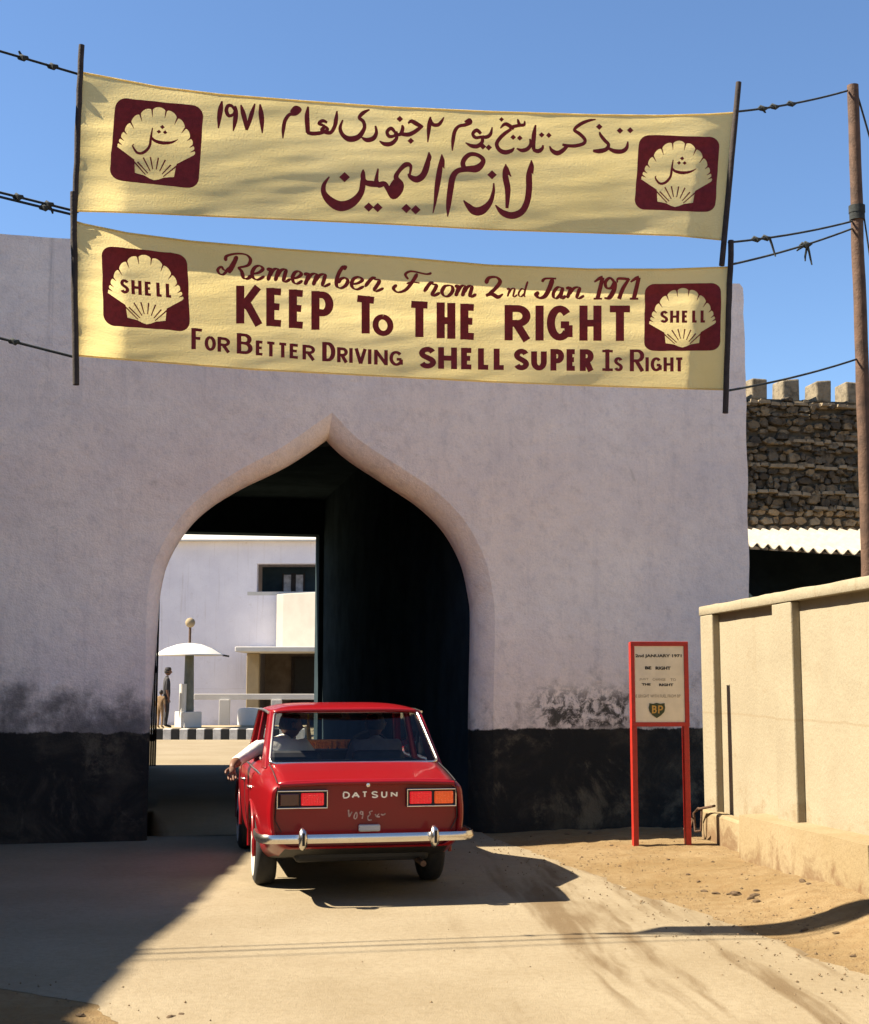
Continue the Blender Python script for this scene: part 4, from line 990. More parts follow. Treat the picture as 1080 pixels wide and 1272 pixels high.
# pillars
def pillar(b0, b1, t0, t1, th, s):
    a = [Vector((s * x, y, z)) for x, y, z in (b0, b1, t1, t0)]; b = [p - Vector((s * th, 0, 0)) for p in a]
    q = MB(); q.hexa(a, b); q.build('pillar', M['paint'], car, bevel=.008)
for s in (-1, 1):
    pillar((.700, .715, .93), (.705, 1.06, .90), (.622, 1.262, 1.345), (.630, 1.42, 1.352), .050, s)
    pillar((.710, 1.90, .90), (.710, 1.98, .90), (.630, 1.93, 1.352), (.630, 1.99, 1.352), .045, s)
    pillar((.705, 2.76, .90), (.700, 2.83, .92), (.630, 2.36, 1.350), (.620, 2.43, 1.345), .045, s)
    # belt strips and side details
    q = MB(); q.tube([(s * (plerp(T['xs'], y) * .985 - .004), y, plerp(T['zs'], y) + .030) for y in [.75 + .1 * i for i in range(22)]], .008, 6); q.build('belt_trim', M['chrome'], car, smooth=60)
    for y0 in (1.15, 2.05):
        q = MB(); x = s * (plerp(T['xs'], y0) + .030); q.tube([(x - s * .03, y0, .755), (x, y0 + .02, .755), (x, y0 + .12, .755), (x - s * .03, y0 + .14, .755)], .009, 6); q.build('door_handle', M['chrome'], car, smooth=60)
    for pts in (((.705, 1.93, .89), (.77, 1.93, .80), (.776, 1.93, .60), (.745, 1.93, .33)), ((.765, 2.72, .86), (.776, 2.74, .60), (.745, 2.75, .33)), ((.72, 1.08, .88), (.762, 1.16, .84), (.776, 1.27, .62), (.76, 1.36, .45))):
        q = MB(); q.tube(cr([(s * x, y, z) for x, y, z in pts], 4), .004, 5); q.build('door_gap', M['black'], car)
# glass
def pane(name, c, par=car):
    q = MB(); q.quad(*c); return q.build(name, M['glass'], par, fix=False)
rw = [(-.660, .722, .958), (.660, .722, .958), (.588, 1.262, 1.338), (-.588, 1.262, 1.338)]
g_ = pane('rear_window', rw)
def frame(c, r, par, mat_, name='window_trim'):
    q = MB(); ce = sum((Vector(p) for p in c), Vector()) / 4; pts = []
    for i in range(4):
        a, p, b = Vector(c[i-1]), Vector(c[i]), Vector(c[(i+1) % 4])
        for t in (0, .25, .5, .75, 1): 
            A, B = p + (a - p).normalized() * .05, p + (b - p).normalized() * .05; pts.append(A * (1-t)**2 + p * 2*t*(1-t) + B * t*t)
    q.tube(pts + [pts[0]], r, 6, cap=False); return q.build(name, mat_, par, smooth=60)
frame([Vector(p) + Vector((0, -.006, .004)) for p in rw], .011, g_, M['chrome'])
ws = [(.66, 2.80, .95), (-.66, 2.80, .95), (-.585, 2.42, 1.335), (.585, 2.42, 1.335)]
pane('windscreen', ws)
pane('side_window', [(.690, 1.10, .92), (.690, 1.88, .92), (.612, 1.92, 1.345), (.612, 1.42, 1.345)]); pane('side_window', [(.690, 2.0, .92), (.685, 2.72, .92), (.612, 2.38, 1.345), (.612, 2.0, 1.345)])
# boot lid with its gaps, badge, handle
bl = MB(); rows = []
for i in range(15):
    y = lerp(.012, .70, i / 14); xt = plerp(T['xt'], y) - .015
    rows.append([(u / 10 * xt, y, plerp(T['zt'], y) + .006 - .004 * abs(u / 10) ** 2 - .010 * abs(u / 10) ** 8) for u in range(-10, 11)])
bl.sheet(rows); bo_ = bl.build('boot_lid', M['paint'], car, smooth=180, fix=False)
sd = bo_.modifiers.new('s', 'SOLIDIFY'); sd.thickness = .012; sd.offset = -1
for s in (-1, 1):
    q = MB(); q.tube([(s * (plerp(T['xt'], y) - .010), y, plerp(T['zt'], y) - .006) for y in [.02 + .068 * i for i in range(11)]], .0045, 5); q.build('boot_gap', M['black'], car)
    q = MB(); q.tube([(s * .655, -.001, .838), (s * .668, .028, .60), (s * .62, .028, .515)], .004, 5); q.build('panel_gap', M['black'], car)
q = MB(); q.tube([(-.62, .705, .958), (.62, .705, .958)], .005, 5); q.build('boot_gap', M['black'], car)
q = MB(); q.tube([(-.64, .004, .850), (-.3, -.004, .862), (.3, -.004, .862), (.64, .004, .850)], .016, 8); q.build('boot_lip', M['paint'], car, smooth=60)
q = MB(); q.lathe([(0, 0), (.016, 0), (.014, .008), (0, .010)], 16, Matrix.Translation((.0, -.016, .845)) @ Matrix.Rotation(math.pi / 2, 4, 'X')); q.build('boot_badge', M['chrome'], car, smooth=60)
# tail panel pieces sit on the recessed rear face at y = .05
YF = .0485
for s in (-1, 1):
    x0, x1 = (s * .66, s * .29) if s > 0 else (-.66, -.29); x0, x1 = min(x0, x1), max(x0, x1); z0, z1 = .682, .812
    lm = empty('tail_lamp', (0, 0, 0)); lm.parent = car
    q = MB(); q.box(x0, x1, YF - .022, YF, z0, z1); q.build('lamp_bowl', M['black'], lm)
    q = MB()
    t = .009
    for a, b, c, d in ((x0, x1, z1 - t, z1), (x0, x1, z0, z0 + t), (x0, x0 + t, z0 + t, z1 - t), (x1 - t, x1, z0 + t, z1 - t)): q.box(a, b, YF - .045, YF - .0225, c, d)
    q.build('lamp_frame', M['chrome'], lm, bevel=.003)
    i0, i1 = x0 + .022, x1 - .022
    if s < 0: parts = ((i0, i0 + .14, M['darklens']), (i0 + .155, i1 - .005, M['redlens']))
    else: parts = ((i0, i0 + .165, M['redlens']), (i0 + .185, i1, M['amberlens']))
    for a, b, mm in parts:
        q = MB(); q.box(a, b, YF - .040, YF - .0225, z0 + .020, z1 - .020); q.build('lens', mm, lm, bevel=.010)
class FlatInk(Ink): pass
fi = Ink(lambda x, z, o: (x, YF - .004 - o, z))
def boxcaps(ink, txt, xs_, zt, zb, tv, th): 
    for c, (a, b) in zip(txt, xs_): caps(ink, [(c, a, b)], [(0, zt, zb), (1, zt, zb)], tv, th)
GLYPH_A = True
wpx = lambda px: (px - 457) / 169.0
lx = [(-.177, -.125), (-.107, -.058), (-.036, .004), (.033, .083), (.105, .150), (.176, .226)]
ml = empty('maker_lettering'); ml.parent = car
for c, (a, b) in zip('DATSUN', lx):
    if c == 'A':
        fi.ribbon([(a, .754, .012), ((a + b) / 2, .788, .012)], False); fi.ribbon([((a + b) / 2, .788, .012), (b, .754, .012)], False); fi.ribbon([(a + .01, .766, .008), (b - .01, .766, .008)], False)
    else: boxcaps(fi, c, [(a, b)], .787, .756, .011, .009)
    lo = fi.flush('letter', M['letter'], ml); sd = lo.modifiers.new('s', 'SOLIDIFY'); sd.thickness = .006; sd.offset = 0
fi = Ink(lambda x, z, o: (x, YF - .002 - o, z))
def zp(pts, w):                              # pixels of the enlarged plate view -> tail panel
    fi.ribbon([((415 + x / 12 - 457) / 169, .752 - (975 + y / 12 - 990) / 169 * .98, w / 12 / 169 * (p[0] if p else 1)) for x, y, *p in pts])
zp([(232,360),(236,410),(242,465)], 22); zp([(285,390),(262,430),(242,465)], 18)
zp([(350,395),(325,430),(315,480),(345,490),(360,440),(350,395)], 18)
zp([(440,400),(415,385),(408,420),(438,430)], 18); zp([(442,385),(446,440),(435,495)], 18)
zp([(590,380),(545,400),(560,430)], 16); zp([(560,430),(520,470),(530,515),(580,515)], 18)
zp([(630,430),(650,465),(700,470)], 20); zp([(690,425),(665,450),(655,465)], 14); zp([(715,430),(745,445),(785,425)], 18)
fi.mb.build('plate_number', M['digit'], car, fix=False)
q = MB(); q.box(-.062, .095, YF - .050, YF, .512, .560); q.build('number_plate_lamp', M['white'], car, bevel=.010)
# bumper
q = MB(); path = [(-.785, .42), (-.79, .15), (-.775, .02), (-.735, -.050), (-.66, -.075), (-.4, -.088), (0, -.092), (.4, -.088), (.66, -.075), (.735, -.050), (.775, .02), (.79, .15), (.785, .42)]
path = cr(path, 5); prof = [(-.018, -.026), (.004, -.031), (.012, -.016), (.015, 0), (.012, .016), (.004, .031), (-.018, .026)]
rows = []
for i, p in enumerate(path):
    a, b = Vector(path[max(0, i-1)]), Vector(path[min(len(path)-1, i+1)]); t = (b - a).normalized(); n = Vector((t.y, -t.x))
    rows.append([(p[0] + n.x * d, p[1] + n.y * d, .478 + h) for d, h in prof] )
    rows[-1].append(rows[-1][0])
q.sheet(rows); q.build('rear_bumper', M['chrome'], car, smooth=50)
for x in (-.48, .47):
    q = MB(); q.tube([(x, -.100, .420), (x, -.130, .435), (x, -.138, .485), (x, -.130, .525), (x, -.098, .545)], [.020, .030, .034, .030, .018], 10); ov = q.build('overrider', M['chrome'], car, smooth=60)
    q = MB(); q.box(x - .010, x + .010, -.176, -.164, .44, .53); q.build('rubber_strip', M['rubber'], ov, bevel=.004)
q = MB(); q.box(-.68, .68, 4.10, 4.19, .40, .48); q.build('front_bumper', M['chrome'], car, bevel=.02)
q = MB(); q.box(-.60, .60, 4.11, 4.135, .56, .72); q.build('grille', M['black'], car, bevel=.01)
for s in (-1, 1):
    for x in (.52, .38):
        q = MB(); q.lathe([(0, .02), (.07, .01), (.075, 0), (.075, -.03)], 20, Matrix.Translation((s * x, 4.135, .64)) @ Matrix.Rotation(-math.pi / 2, 4, 'X')); q.build('headlamp', M['chrome'], car, smooth=40)
# wheels
def wheel(x, y, s):
    w0 = empty('wheel', (x, y, .292)); w0.parent = car
    Mx = Matrix.Rotation(s * math.pi / 2, 4, 'Y')
    q = MB(); q.lathe([(.175, -.07), (.20, -.082), (.25, -.085), (.278, -.07), (.292, -.045), (.293, 0), (.292, .045), (.278, .07), (.25, .085), (.20, .082), (.175, .07)], 40, Mx); q.build('tyre', M['rubber'], w0, smooth=40)
    q = MB(); q.lathe([(.225, .0865), (.222, .0885), (.198, .0875), (.196, .084)], 40, Mx); q.build('whitewall', M['white'], w0, smooth=40)
    q = MB(); q.lathe([(.190, .06), (.188, .078), (.165, .070), (.125, .045), (.115, .062), (.105, .082), (.06, .096), (0, .100)], 32, Mx); q.build('hubcap', M['chrome'], w0, smooth=40)
    q = MB(); q.lathe([(.176, -.06), (.15, -.02), (0, -.02)], 24, Mx); q.build('rim', M['black'], w0, smooth=40)
for y in (1.12, 3.48):
    for s in (-1, 1): wheel(s * .665, y, s)
q = MB(); q.tube([(-.6, 1.12, .29), (.6, 1.12, .29)], .045, 8); q.lathe([(0, -.1), (.09, -.06), (.11, 0), (.09, .06), (0, .1)], 16, Matrix.Translation((0, 1.12, .28)) @ Matrix.Rotation(math.pi/2, 4, 'Y')); q.build('rear_axle', M['black'], car, smooth=50)
cbox('fuel_tank', M['black'], -.5, .5, .25, .75, .27, .45, bev=.03)
q = MB(); q.tube([(.42, .04, .27), (.42, .6, .27), (.38, 1.0, .25)], .022, 10); q.build('exhaust_pipe', M['rust'], car, smooth=60)
# cabin
cbox('parcel_shelf', M['seat'], -.63, .63, .70, 1.02, .86, .915); cbox('rear_seat', M['seat'], -.60, .60, 1.03, 1.17, .45, .965, bev=.04)
for s in (-1, 1):
    cbox('front_seat', M['seat'], s * .36 - .23, s * .36 + .23, 1.80, 1.92, .45, 1.00, bev=.05)
cbox('dashboard', M['seat'], -.63, .63, 2.50, 2.73, .70, .975, bev=.03)
q = MB(); q.lathe([(.19, -.012), (.205, 0), (.19, .012), (.178, 0), (.19, -.012)], 28, Matrix.Translation((.36, 2.36, .96)) @ Matrix.Rotation(R(65), 4, 'X')); q.build('steering_wheel', M['black'], car, smooth=60)
q = MB(); q.box(-.11, .11, 2.38, 2.40, 1.255, 1.305); mr = q.build('mirror', M['black'], car, bevel=.01)
# orange tassels on the dashboard, ribbon on the mirror
q = MB(); random.seed(3)
q.tube([(-.27, 2.50, 1.045), (-.1, 2.48, 1.05), (.06, 2.48, 1.05), (.22, 2.50, 1.045)], .016, 8)
for i in range(44):
    x = -.27 + .49 * i / 43; y = 2.485 + random.uniform(-.02, .02); q.tube([(x, y, 1.05), (x + random.uniform(-.008, .008), y - .012, 1.01), (x + random.uniform(-.012, .012), y - .008, .985)], [.010, .014, .008], 5)
ga = q.build('tassel_garland', M['orange'], smooth=60); ga.matrix_world = CM; tag(ga, 'orange tasselled garland lying along the dashboard of the red car', 'garland')
q = MB(); q.tube([(-.20, 2.36, 1.30), (-.20, 2.35, 1.2), (-.19, 2.35, 1.07)], [.006, .014, .022], 6)
ri = q.build('mirror_ribbon', M['yellow'], smooth=60); ri.matrix_world = CM; tag(ri, 'yellow ribbon hanging behind the windscreen of the red car', 'ribbon')

# ------------------------------------------------------------------ people
def body_mesh(name, joints, bones, mats, matmap, root='pelvis', sub=2):
    """joints: name -> (pos, radius); bones: pairs; matmap: bone -> material index"""
    me = bpy.data.meshes.new(name); bm = bmesh.new(); lay = bm.verts.layers.skin.verify(); vi = {}
    for k, (p, r) in joints.items():
        v = bm.verts.new(p); v[lay].radius = (r, r) if not isinstance(r, tuple) else r; v[lay].use_root = (k == root); vi[k] = v
    for a, b in bones: bm.edges.new((vi[a], vi[b]))
    bm.to_mesh(me); bm.free()
    o = bpy.data.objects.new(name, me); col.objects.link(o)
    o.modifiers.new('skin', 'SKIN').use_smooth_shade = True
    s = o.modifiers.new('sub', 'SUBSURF'); s.levels = s.render_levels = sub
    m2 = mesh_of(o); o.modifiers.clear(); o.data = m2
    for m in mats: m2.materials.append(m)
    segs = [(Vector(joints[a][0]), Vector(joints[b][0]), matmap.get((a, b), 0), max(joints[a][1] if not isinstance(joints[a][1], tuple) else joints[a][1][0], .001)) for a, b in bones]
    for p in m2.polygons:
        best = None
        for A, B, mi, r in segs:
            d = B - A; t = max(0, min(1, (p.center - A).dot(d) / max(1e-9, d.length_squared))); dist = (p.center - A - d * t).length / (r ** .5)
            if best is None or dist < best[0]: best = (dist, mi)
        p.material_index = best[1]
    return o
def add_head(o, c, r, yaw, tilt, skin, hair, cap=None):
    """face mesh joined into the body, hair as a child; the face looks along yaw (0 = +y)"""
    H = Matrix.Translation(c) @ Matrix.Rotation(yaw, 4, 'Z') @ Matrix.Rotation(tilt, 4, 'X')
    q = MB(); rows = []
    for i in range(19):
        a = math.pi * i / 18; z = math.cos(a); rr = math.sin(a); rows.append([])
        for j in range(25):
            b = 2 * math.pi * j / 24; x, y = rr * math.sin(b), rr * math.cos(b)
            k = 1.0
            fz = z * 1.18
            if z < -.15: x *= 1 + .30 * (z + .15); y = y * (1 + .12 * (z + .15)) + .10 * (-z - .15)
            f = max(0, y) * max(0, 1 - abs(x) * 2.2)
            nose = .30 * math.exp(-((x / .13) ** 2) - ((z + .16) / .17) ** 2) if y > .5 else 0
            eye = -.09 * (math.exp(-((x - .36) / .16) ** 2 - ((z - .08) / .10) ** 2) + math.exp(-((x + .36) / .16) ** 2 - ((z - .08) / .10) ** 2)) if y > .3 else 0
            mouth = -.05 * math.exp(-(x / .25) ** 2 - ((z + .50) / .05) ** 2) + .03 * math.exp(-(x / .22) ** 2 - ((z + .60) / .07) ** 2) if y > .3 else 0
            rows[-1].append(H @ Vector((x * .80 * r, (y * 1.0 + nose + eye + mouth) * r, fz * r)))
    q.sheet(rows)
    for s in (-1, 1): q.tube([H @ Vector((s * .80 * r, -.05 * r, .18 * r)), H @ Vector((s * .93 * r, -.12 * r, .10 * r)), H @ Vector((s * .86 * r, -.06 * r, -.22 * r))], [.08 * r, .16 * r, .09 * r], 8)
    fm_ = q.build('face', skin, smooth=80)
    bm = bmesh.new(); bm.from_mesh(o.data); n0 = len(bm.faces); bm.from_mesh(fm_.data); bm.faces.ensure_lookup_table()
    si = [i for i, m in enumerate(o.data.materials) if m == skin][0]
    for f in bm.faces[n0:]: f.material_index = si
    bm.to_mesh(o.data); bm.free(); bpy.data.objects.remove(fm_)
    q = MB(); rows = []
    for i in range(13):
        a = math.pi * .62 * i / 12; rows.append([])
        for j in range(25):
            b = 2 * math.pi * j / 24; z, rr = math.cos(a), math.sin(a); x, y = rr * math.sin(b), rr * math.cos(b)
            k = 1.07 + .03 * noise.noise(Vector((x * 4, y * 4, z * 4)))
            if y > .25 and z < .5: k = .90
            rows[-1].append(H @ Vector((x * .83 * r * k, y * 1.0 * r * k, z * 1.18 * r * k)))
    q.sheet(rows); q.build('hair', hair, o, smooth=80, fix=False)
    if cap:
        q = MB(); q.lathe([(.0, 1.28 * r), (.6 * r, 1.26 * r), (.86 * r, 1.12 * r), (.95 * r, .75 * r), (1.05 * r, .60 * r), (.9 * r, .55 * r)], 20, H); q.build('cap', cap, o, smooth=60)
def hand(J, B, MMp, w, d, side, mi, tag_, k=1.0):
    """five fingers hanging in direction d from wrist joint; side = sideways vector across the palm"""
    w = Vector(w); d = Vector(d).normalized(); s = Vector(side).normalized(); n = d.cross(s).normalized()
    J[tag_ + 'palm'] = (w + d * .055 * k, .024 * k); B.append((tag_ + 'wrist', tag_ + 'palm')); MMp[(tag_ + 'wrist', tag_ + 'palm')] = mi
    for i, (o_, L) in enumerate(((-.030, .066), (-.010, .078), (.010, .074), (.030, .058))):
        b0 = w + d * .088 * k + s * o_ * k; m_ = b0 + d * L * .5 * k + n * .006 * k; e = b0 + d * L * .92 * k + n * .028 * k
        for nm, p, r in (('a', b0, .0105), ('b', m_, .0092), ('c', e, .0078)): J[f'{tag_}f{i}{nm}'] = (p, r * k)
        for x, y in ((tag_ + 'palm', f'{tag_}f{i}a'), (f'{tag_}f{i}a', f'{tag_}f{i}b'), (f'{tag_}f{i}b', f'{tag_}f{i}c')): B.append((x, y)); MMp[(x, y)] = mi
    t0 = w + d * .035 * k - s * .034 * k; t1 = t0 + (d * .7 - s * .6 + n * .3).normalized() * .04 * k; t2 = t1 + (d + n * .35).normalized() * .03 * k
    for nm, p, r in (('t0', t0, .013), ('t1', t1, .011), ('t2', t2, .009)): J[tag_ + nm] = (p, r * k)
    for x, y in ((tag_ + 'palm', tag_ + 't0'), (tag_ + 't0', tag_ + 't1'), (tag_ + 't1', tag_ + 't2')): B.append((x, y)); MMp[(x, y)] = mi
# passenger: white shirt, left arm hanging out of the window
J = {'pelvis': ((-.41, 2.00, .60), .15), 'belly': ((-.44, 1.99, .78), .15), 'chest': ((-.47, 1.99, .96), .165), 'neckb': ((-.45, 2.00, 1.08), .075), 'neck': ((-.42, 2.02, 1.13), .052),
     'lsh': ((-.63, 1.97, 1.05), .075), 'lel': ((-.815, 1.78, .945), .052), 'lcuff': ((-.87, 1.62, .925), .050), 'lwrist': ((-.905, 1.50, .905), .030),
     'rsh': ((-.27, 2.0, 1.04), .070), 'rel': ((-.10, 2.10, .80), .048), 'rwrist': ((-.22, 2.28, .72), .030),
     'lhip': ((-.45, 2.08, .58), .10), 'lknee': ((-.46, 2.42, .66), .075), 'lank': ((-.46, 2.55, .44), .05), 'rhip': ((-.27, 2.08, .58), .10), 'rknee': ((-.26, 2.42, .66), .075), 'rank': ((-.26, 2.55, .44), .05)}
B = [('pelvis','belly'),('belly','chest'),('chest','neckb'),('neckb','neck'),('chest','lsh'),('lsh','lel'),('lel','lcuff'),('lcuff','lwrist'),('chest','rsh'),('rsh','rel'),('rel','rwrist'),('pelvis','lhip'),('lhip','lknee'),('lknee','lank'),('pelvis','rhip'),('rhip','rknee'),('rknee','rank')]
MP = {('neckb','neck'): 1, ('lcuff','lwrist'): 1, ('rel','rwrist'): 1, ('lhip','lknee'): 2, ('lknee','lank'): 2, ('rhip','rknee'): 2, ('rknee','rank'): 2}
hand(J, B, MP, J['lwrist'][0], (-.06, -.55, -.8), (.9, .2, .0), 1, 'l'); hand(J, B, MP, J['rwrist'][0], (-.2, .9, -.3), (1, .2, 0), 1, 'r')
pa = body_mesh('person', J, B, [M['shirt'], M['skin'], M['dark']], MP)
add_head(pa, Vector((-.385, 2.04, 1.215)), .098, R(-75), R(-4), M['skin'], M['hair'])
pa.matrix_world = CM; tag(pa, 'passenger in a white shirt with one arm hanging out of the red car window', 'person')
J = {'pelvis': ((.36, 2.00, .60), .15), 'belly': ((.36, 2.0, .78), .15), 'chest': ((.36, 2.0, .96), .155), 'neckb': ((.36, 2.01, 1.07), .07), 'neck': ((.36, 2.03, 1.12), .05),
     'lsh': ((.18, 2.0, 1.03), .07), 'lel': ((.14, 2.16, .84), .046), 'lwrist': ((.22, 2.33, .95), .028), 'rsh': ((.54, 2.0, 1.03), .07), 'rel': ((.58, 2.16, .84), .046), 'rwrist': ((.50, 2.33, .95), .028),
     'lhip': ((.27, 2.08, .58), .10), 'lknee': ((.26, 2.42, .64), .075), 'lank': ((.26, 2.55, .44), .05), 'rhip': ((.45, 2.08, .58), .10), 'rknee': ((.46, 2.42, .64), .075), 'rank': ((.46, 2.55, .44), .05)}
B = [('pelvis','belly'),('belly','chest'),('chest','neckb'),('neckb','neck'),('chest','lsh'),('lsh','lel'),('lel','lwrist'),('chest','rsh'),('rsh','rel'),('rel','rwrist'),('pelvis','lhip'),('lhip','lknee'),('lknee','lank'),('pelvis','rhip'),('rhip','rknee'),('rknee','rank')]
MP = {('neckb','neck'): 1, ('lel','lwrist'): 1, ('rel','rwrist'): 1, ('lhip','lknee'): 2, ('lknee','lank'): 2, ('rhip','rknee'): 2, ('rknee','rank'): 2}
hand(J, B, MP, J['lwrist'][0], (.1, .9, .35), (.2, -.2, .9), 1, 'l', .9); hand(J, B, MP, J['rwrist'][0], (-.1, .9, .35), (.2, .2, .9), 1, 'r', .9)
pd = body_mesh('person', J, B, [M['grey'], M['skin'], M['dark']], MP)
add_head(pd, Vector((.36, 2.06, 1.215)), .098, R(10), R(0), M['skin'], M['hair'])
pd.matrix_world = CM; tag(pd, 'driver in a grey shirt at the steering wheel inside the red car', 'person')

# ------------------------------------------------------------------ notice board on the right
SD = 13.05
sb = at(816, 1051, SD); SG0 = Vector((sb.x, sb.y, 0)); SANG = R(3.0)
sg = empty('notice_board', SG0, SANG); tag(sg, 'red framed notice board on two red posts in front of the tarred wall', 'notice board')
SN = Vector((math.sin(SANG), -math.cos(SANG), 0)); SX = Vector((math.cos(SANG), math.sin(SANG), 0))
def sgn(px, py, off=0):
    p = on_plane(px, py, SG0 + SN * off, SN) - SG0; return p.dot(SX), p.z
gz = sand_h(SG0.x, SG0.y)
x0, zt_ = sgn(783, 797.5); x1, _ = sgn(854, 799); _, zb_ = sgn(815, 900)
pw = .052
for x in (x0, x1 - pw - .0):
    q = MB(); q.box(x, x + pw, .0, .085, gz - .15, zt_ - (0 if x == x0 else .0)); q.build('post', M['redpaint'], sg, bevel=.005)
q = MB(); q.box(x0 + pw - .012, x1 - pw + .012, -.012, .012, zb_, zt_ - .01); q.build('panel', M['signwhite'], sg, bevel=.002)
q = MB(); t = .038
q.box(x0 - .002, x1 + .002, -.022, -.002, zt_ - t, zt_ + .004); q.box(x0 - .002, x1 + .002, -.022, -.002, zb_ - .018, zb_ + .022); q.box(x0 - .002, x0 + .034, -.022, -.002, zb_ + .022, zt_ - t); q.box(x1 - .040, x1 + .002, -.022, -.002, zb_ + .022, zt_ - t)
q.build('frame', M['redpaint'], sg, bevel=.003)
def text(s, x, z, h, w, mat_, par, y, bold=0., name='lettering'):
    cu = bpy.data.curves.new('t', 'FONT'); cu.body = s; cu.align_x = 'CENTER'; cu.size = 1; cu.offset = bold; cu.resolution_u = 2
    o = bpy.data.objects.new('t', cu); col.objects.link(o); me = mesh_of(o); bpy.data.objects.remove(o)
    xs_ = [v.co.x for v in me.vertices]; ys_ = [v.co.y for v in me.vertices]; k = w / (max(xs_) - min(xs_)); kz = h / (max(ys_) - min(ys_)); mx = (max(xs_) + min(xs_)) / 2; my = min(ys_)
    for v in me.vertices: v.co = Vector((x + (v.co.x - mx) * k, y, z + (v.co.y - my) * kz))
    me.materials.append(mat_); o = bpy.data.objects.new(name, me); col.objects.link(o); o.parent = par; return o
def stext(s, pxa, pxb, pya, pyb, bold, mat_=None):
    a, zt = sgn(pxa, pya, .0145); b, zb = sgn(pxb, pyb, .0145); text(s, (a + b) / 2, zb, zt - zb, b - a, mat_ or M['blackink'], sg, -.0145, bold)
stext('2nd JANUARY 1971', 789.5, 847, 812.6, 817.6, .035); stext('BE', 801.5, 809.5, 827.7, 831.6, .045); stext('RIGHT', 814.5, 833.5, 827.9, 832, .045)
M['fadedink'] = simple('faded_ink', (.30, .24, .16), .8, .2, 40)
stext('JUST', 794.5, 806, 842.3, 845.3, .0, M['fadedink']); stext('CHANGE', 811, 827, 842.4, 845.6, .0, M['fadedink']); stext('TO', 833, 840, 842.6, 846, .0, M['fadedink'])
stext('THE', 797.5, 808.5, 848.7, 851.6, .045); stext('RIGHT', 819, 836.8, 849, 852.4, .045)
stext('BE BRIGHT WITH FUEL FROM BP', 788, 845.5, 862.7, 866.6, .0, M['fadedink'])
M['shield'] = simple('dark_green_paint', (.035, .045, .012), .5, .1, 30); M['gold'] = simple('yellow_emblem_paint', (.50, .28, .05), .5, .1, 30)
f = lambda u, v, off: (lambda p: Vector((p[0], -off, p[1])))(sgn(780 + u / 14.2, 840 + v / 14.2, off))
sh_ = [(385,475),(450,485),(515,470),(580,485),(650,475),(662,560),(645,630),(590,690),(515,738),(440,690),(388,630),(370,560)]
q = MB(); q.hexa([f(u, v, .0125) for u, v in sh_], [f(u, v, .018) for u, v in sh_]); em = q.build('emblem', M['shield'], sg)
ik = Ink(lambda x, y, o: f(x, y, .0185 + o))
for px0, px1, c in ((428, 512, 'B'), (535, 625, 'P')): caps(ik, [(c, px0, px1)], [(0, 515, 655), (999, 515, 655)], 27, 24)
ik.mb.build('emblem_lettering', M['gold'], em, fix=False)

# ------------------------------------------------------------------ beyond the arch
# white building
M['facade'] = plast_mat('white_facade_plaster', (.74, .71, .76), (.82, .79, .83), (.55, .49, .46), .4)
FDY = 45.0
bd = empty('white_building', (0, FDY, 0)); tag(bd, 'two storey white building seen through the arch, with a balcony and porch', 'building')
def fx(px, Y=FDY): return at(px, 800, Y).x
def fz(py, Y=FDY): return at(350, py, Y).z
xa, xb = -22.0, 4.0; TOPZ = fz(673) ; w0, w1, wz0, wz1 = fx(318), 1.0, fz(735), fz(700)
d0, d1_, dz = fx(317), .5, fz(806)
q = MB()
q.box(xa, w0, 0, .4, 0, TOPZ); q.box(w0, xb, 0, .4, wz1, TOPZ); q.box(w1, xb, 0, .4, 0, wz1)
q.box(w0, w1, 0, .4, dz - .02, wz0); q.box(d1_, w1, 0, .4, 0, dz - .02); q.box(xa, xb, .4, 8, 6.0, TOPZ - .05); q.box(xa, xb, 7.5, 8, 0, 6.0)
q.build('wall', M['facade'], bd)
q = MB(); q.hexa([Vector((xa - .2, y, z)) for y, z in ((-.30, TOPZ), (-.30, TOPZ + .05), (.25, TOPZ + .42), (.5, TOPZ + .42), (.5, TOPZ))], [Vector((xb, y, z)) for y, z in ((-.30, TOPZ), (-.30, TOPZ + .05), (.25, TOPZ + .42), (.5, TOPZ + .42), (.5, TOPZ))]); q.build('parapet', M['white'], bd)
q = MB(); q.box(w0 - .3, w1, -.003, 1.6, wz0 - .12, wz0 - .003); q.build('balcony_floor', M['white'], bd)
rc = MB(); rc.box(w0, w1, 1.4, 1.5, wz0, wz1); rc.build('recess_wall', M['shadewall'], bd)
wp0, wp1 = fx(350, 46.4), fx(378, 46.4); wm = (wp0 + wp1) / 2
wo = MB(); z0, z1 = wz0 + .05, wz1 - .22
for a, b in ((wp0, wp0 + .05), (wm - .08, wm + .08), (wp1 - .05, wp1)): wo.box(a, b, 1.33, 1.397, z0, z1)
wo = wo.build('window', M['darkwood'], bd)
M['curtain'] = simple('grey_curtain', (.42, .40, .40), .9, .3, 6, .3, 12)
q = MB(); q.box(wp0 + .052, wm - .082, 1.36, 1.396, z0, z1 - .05); q.box(wm + .082, wp1 - .052, 1.36, 1.396, z0, z1 - .05); q.build('curtain', M['curtain'], wo)
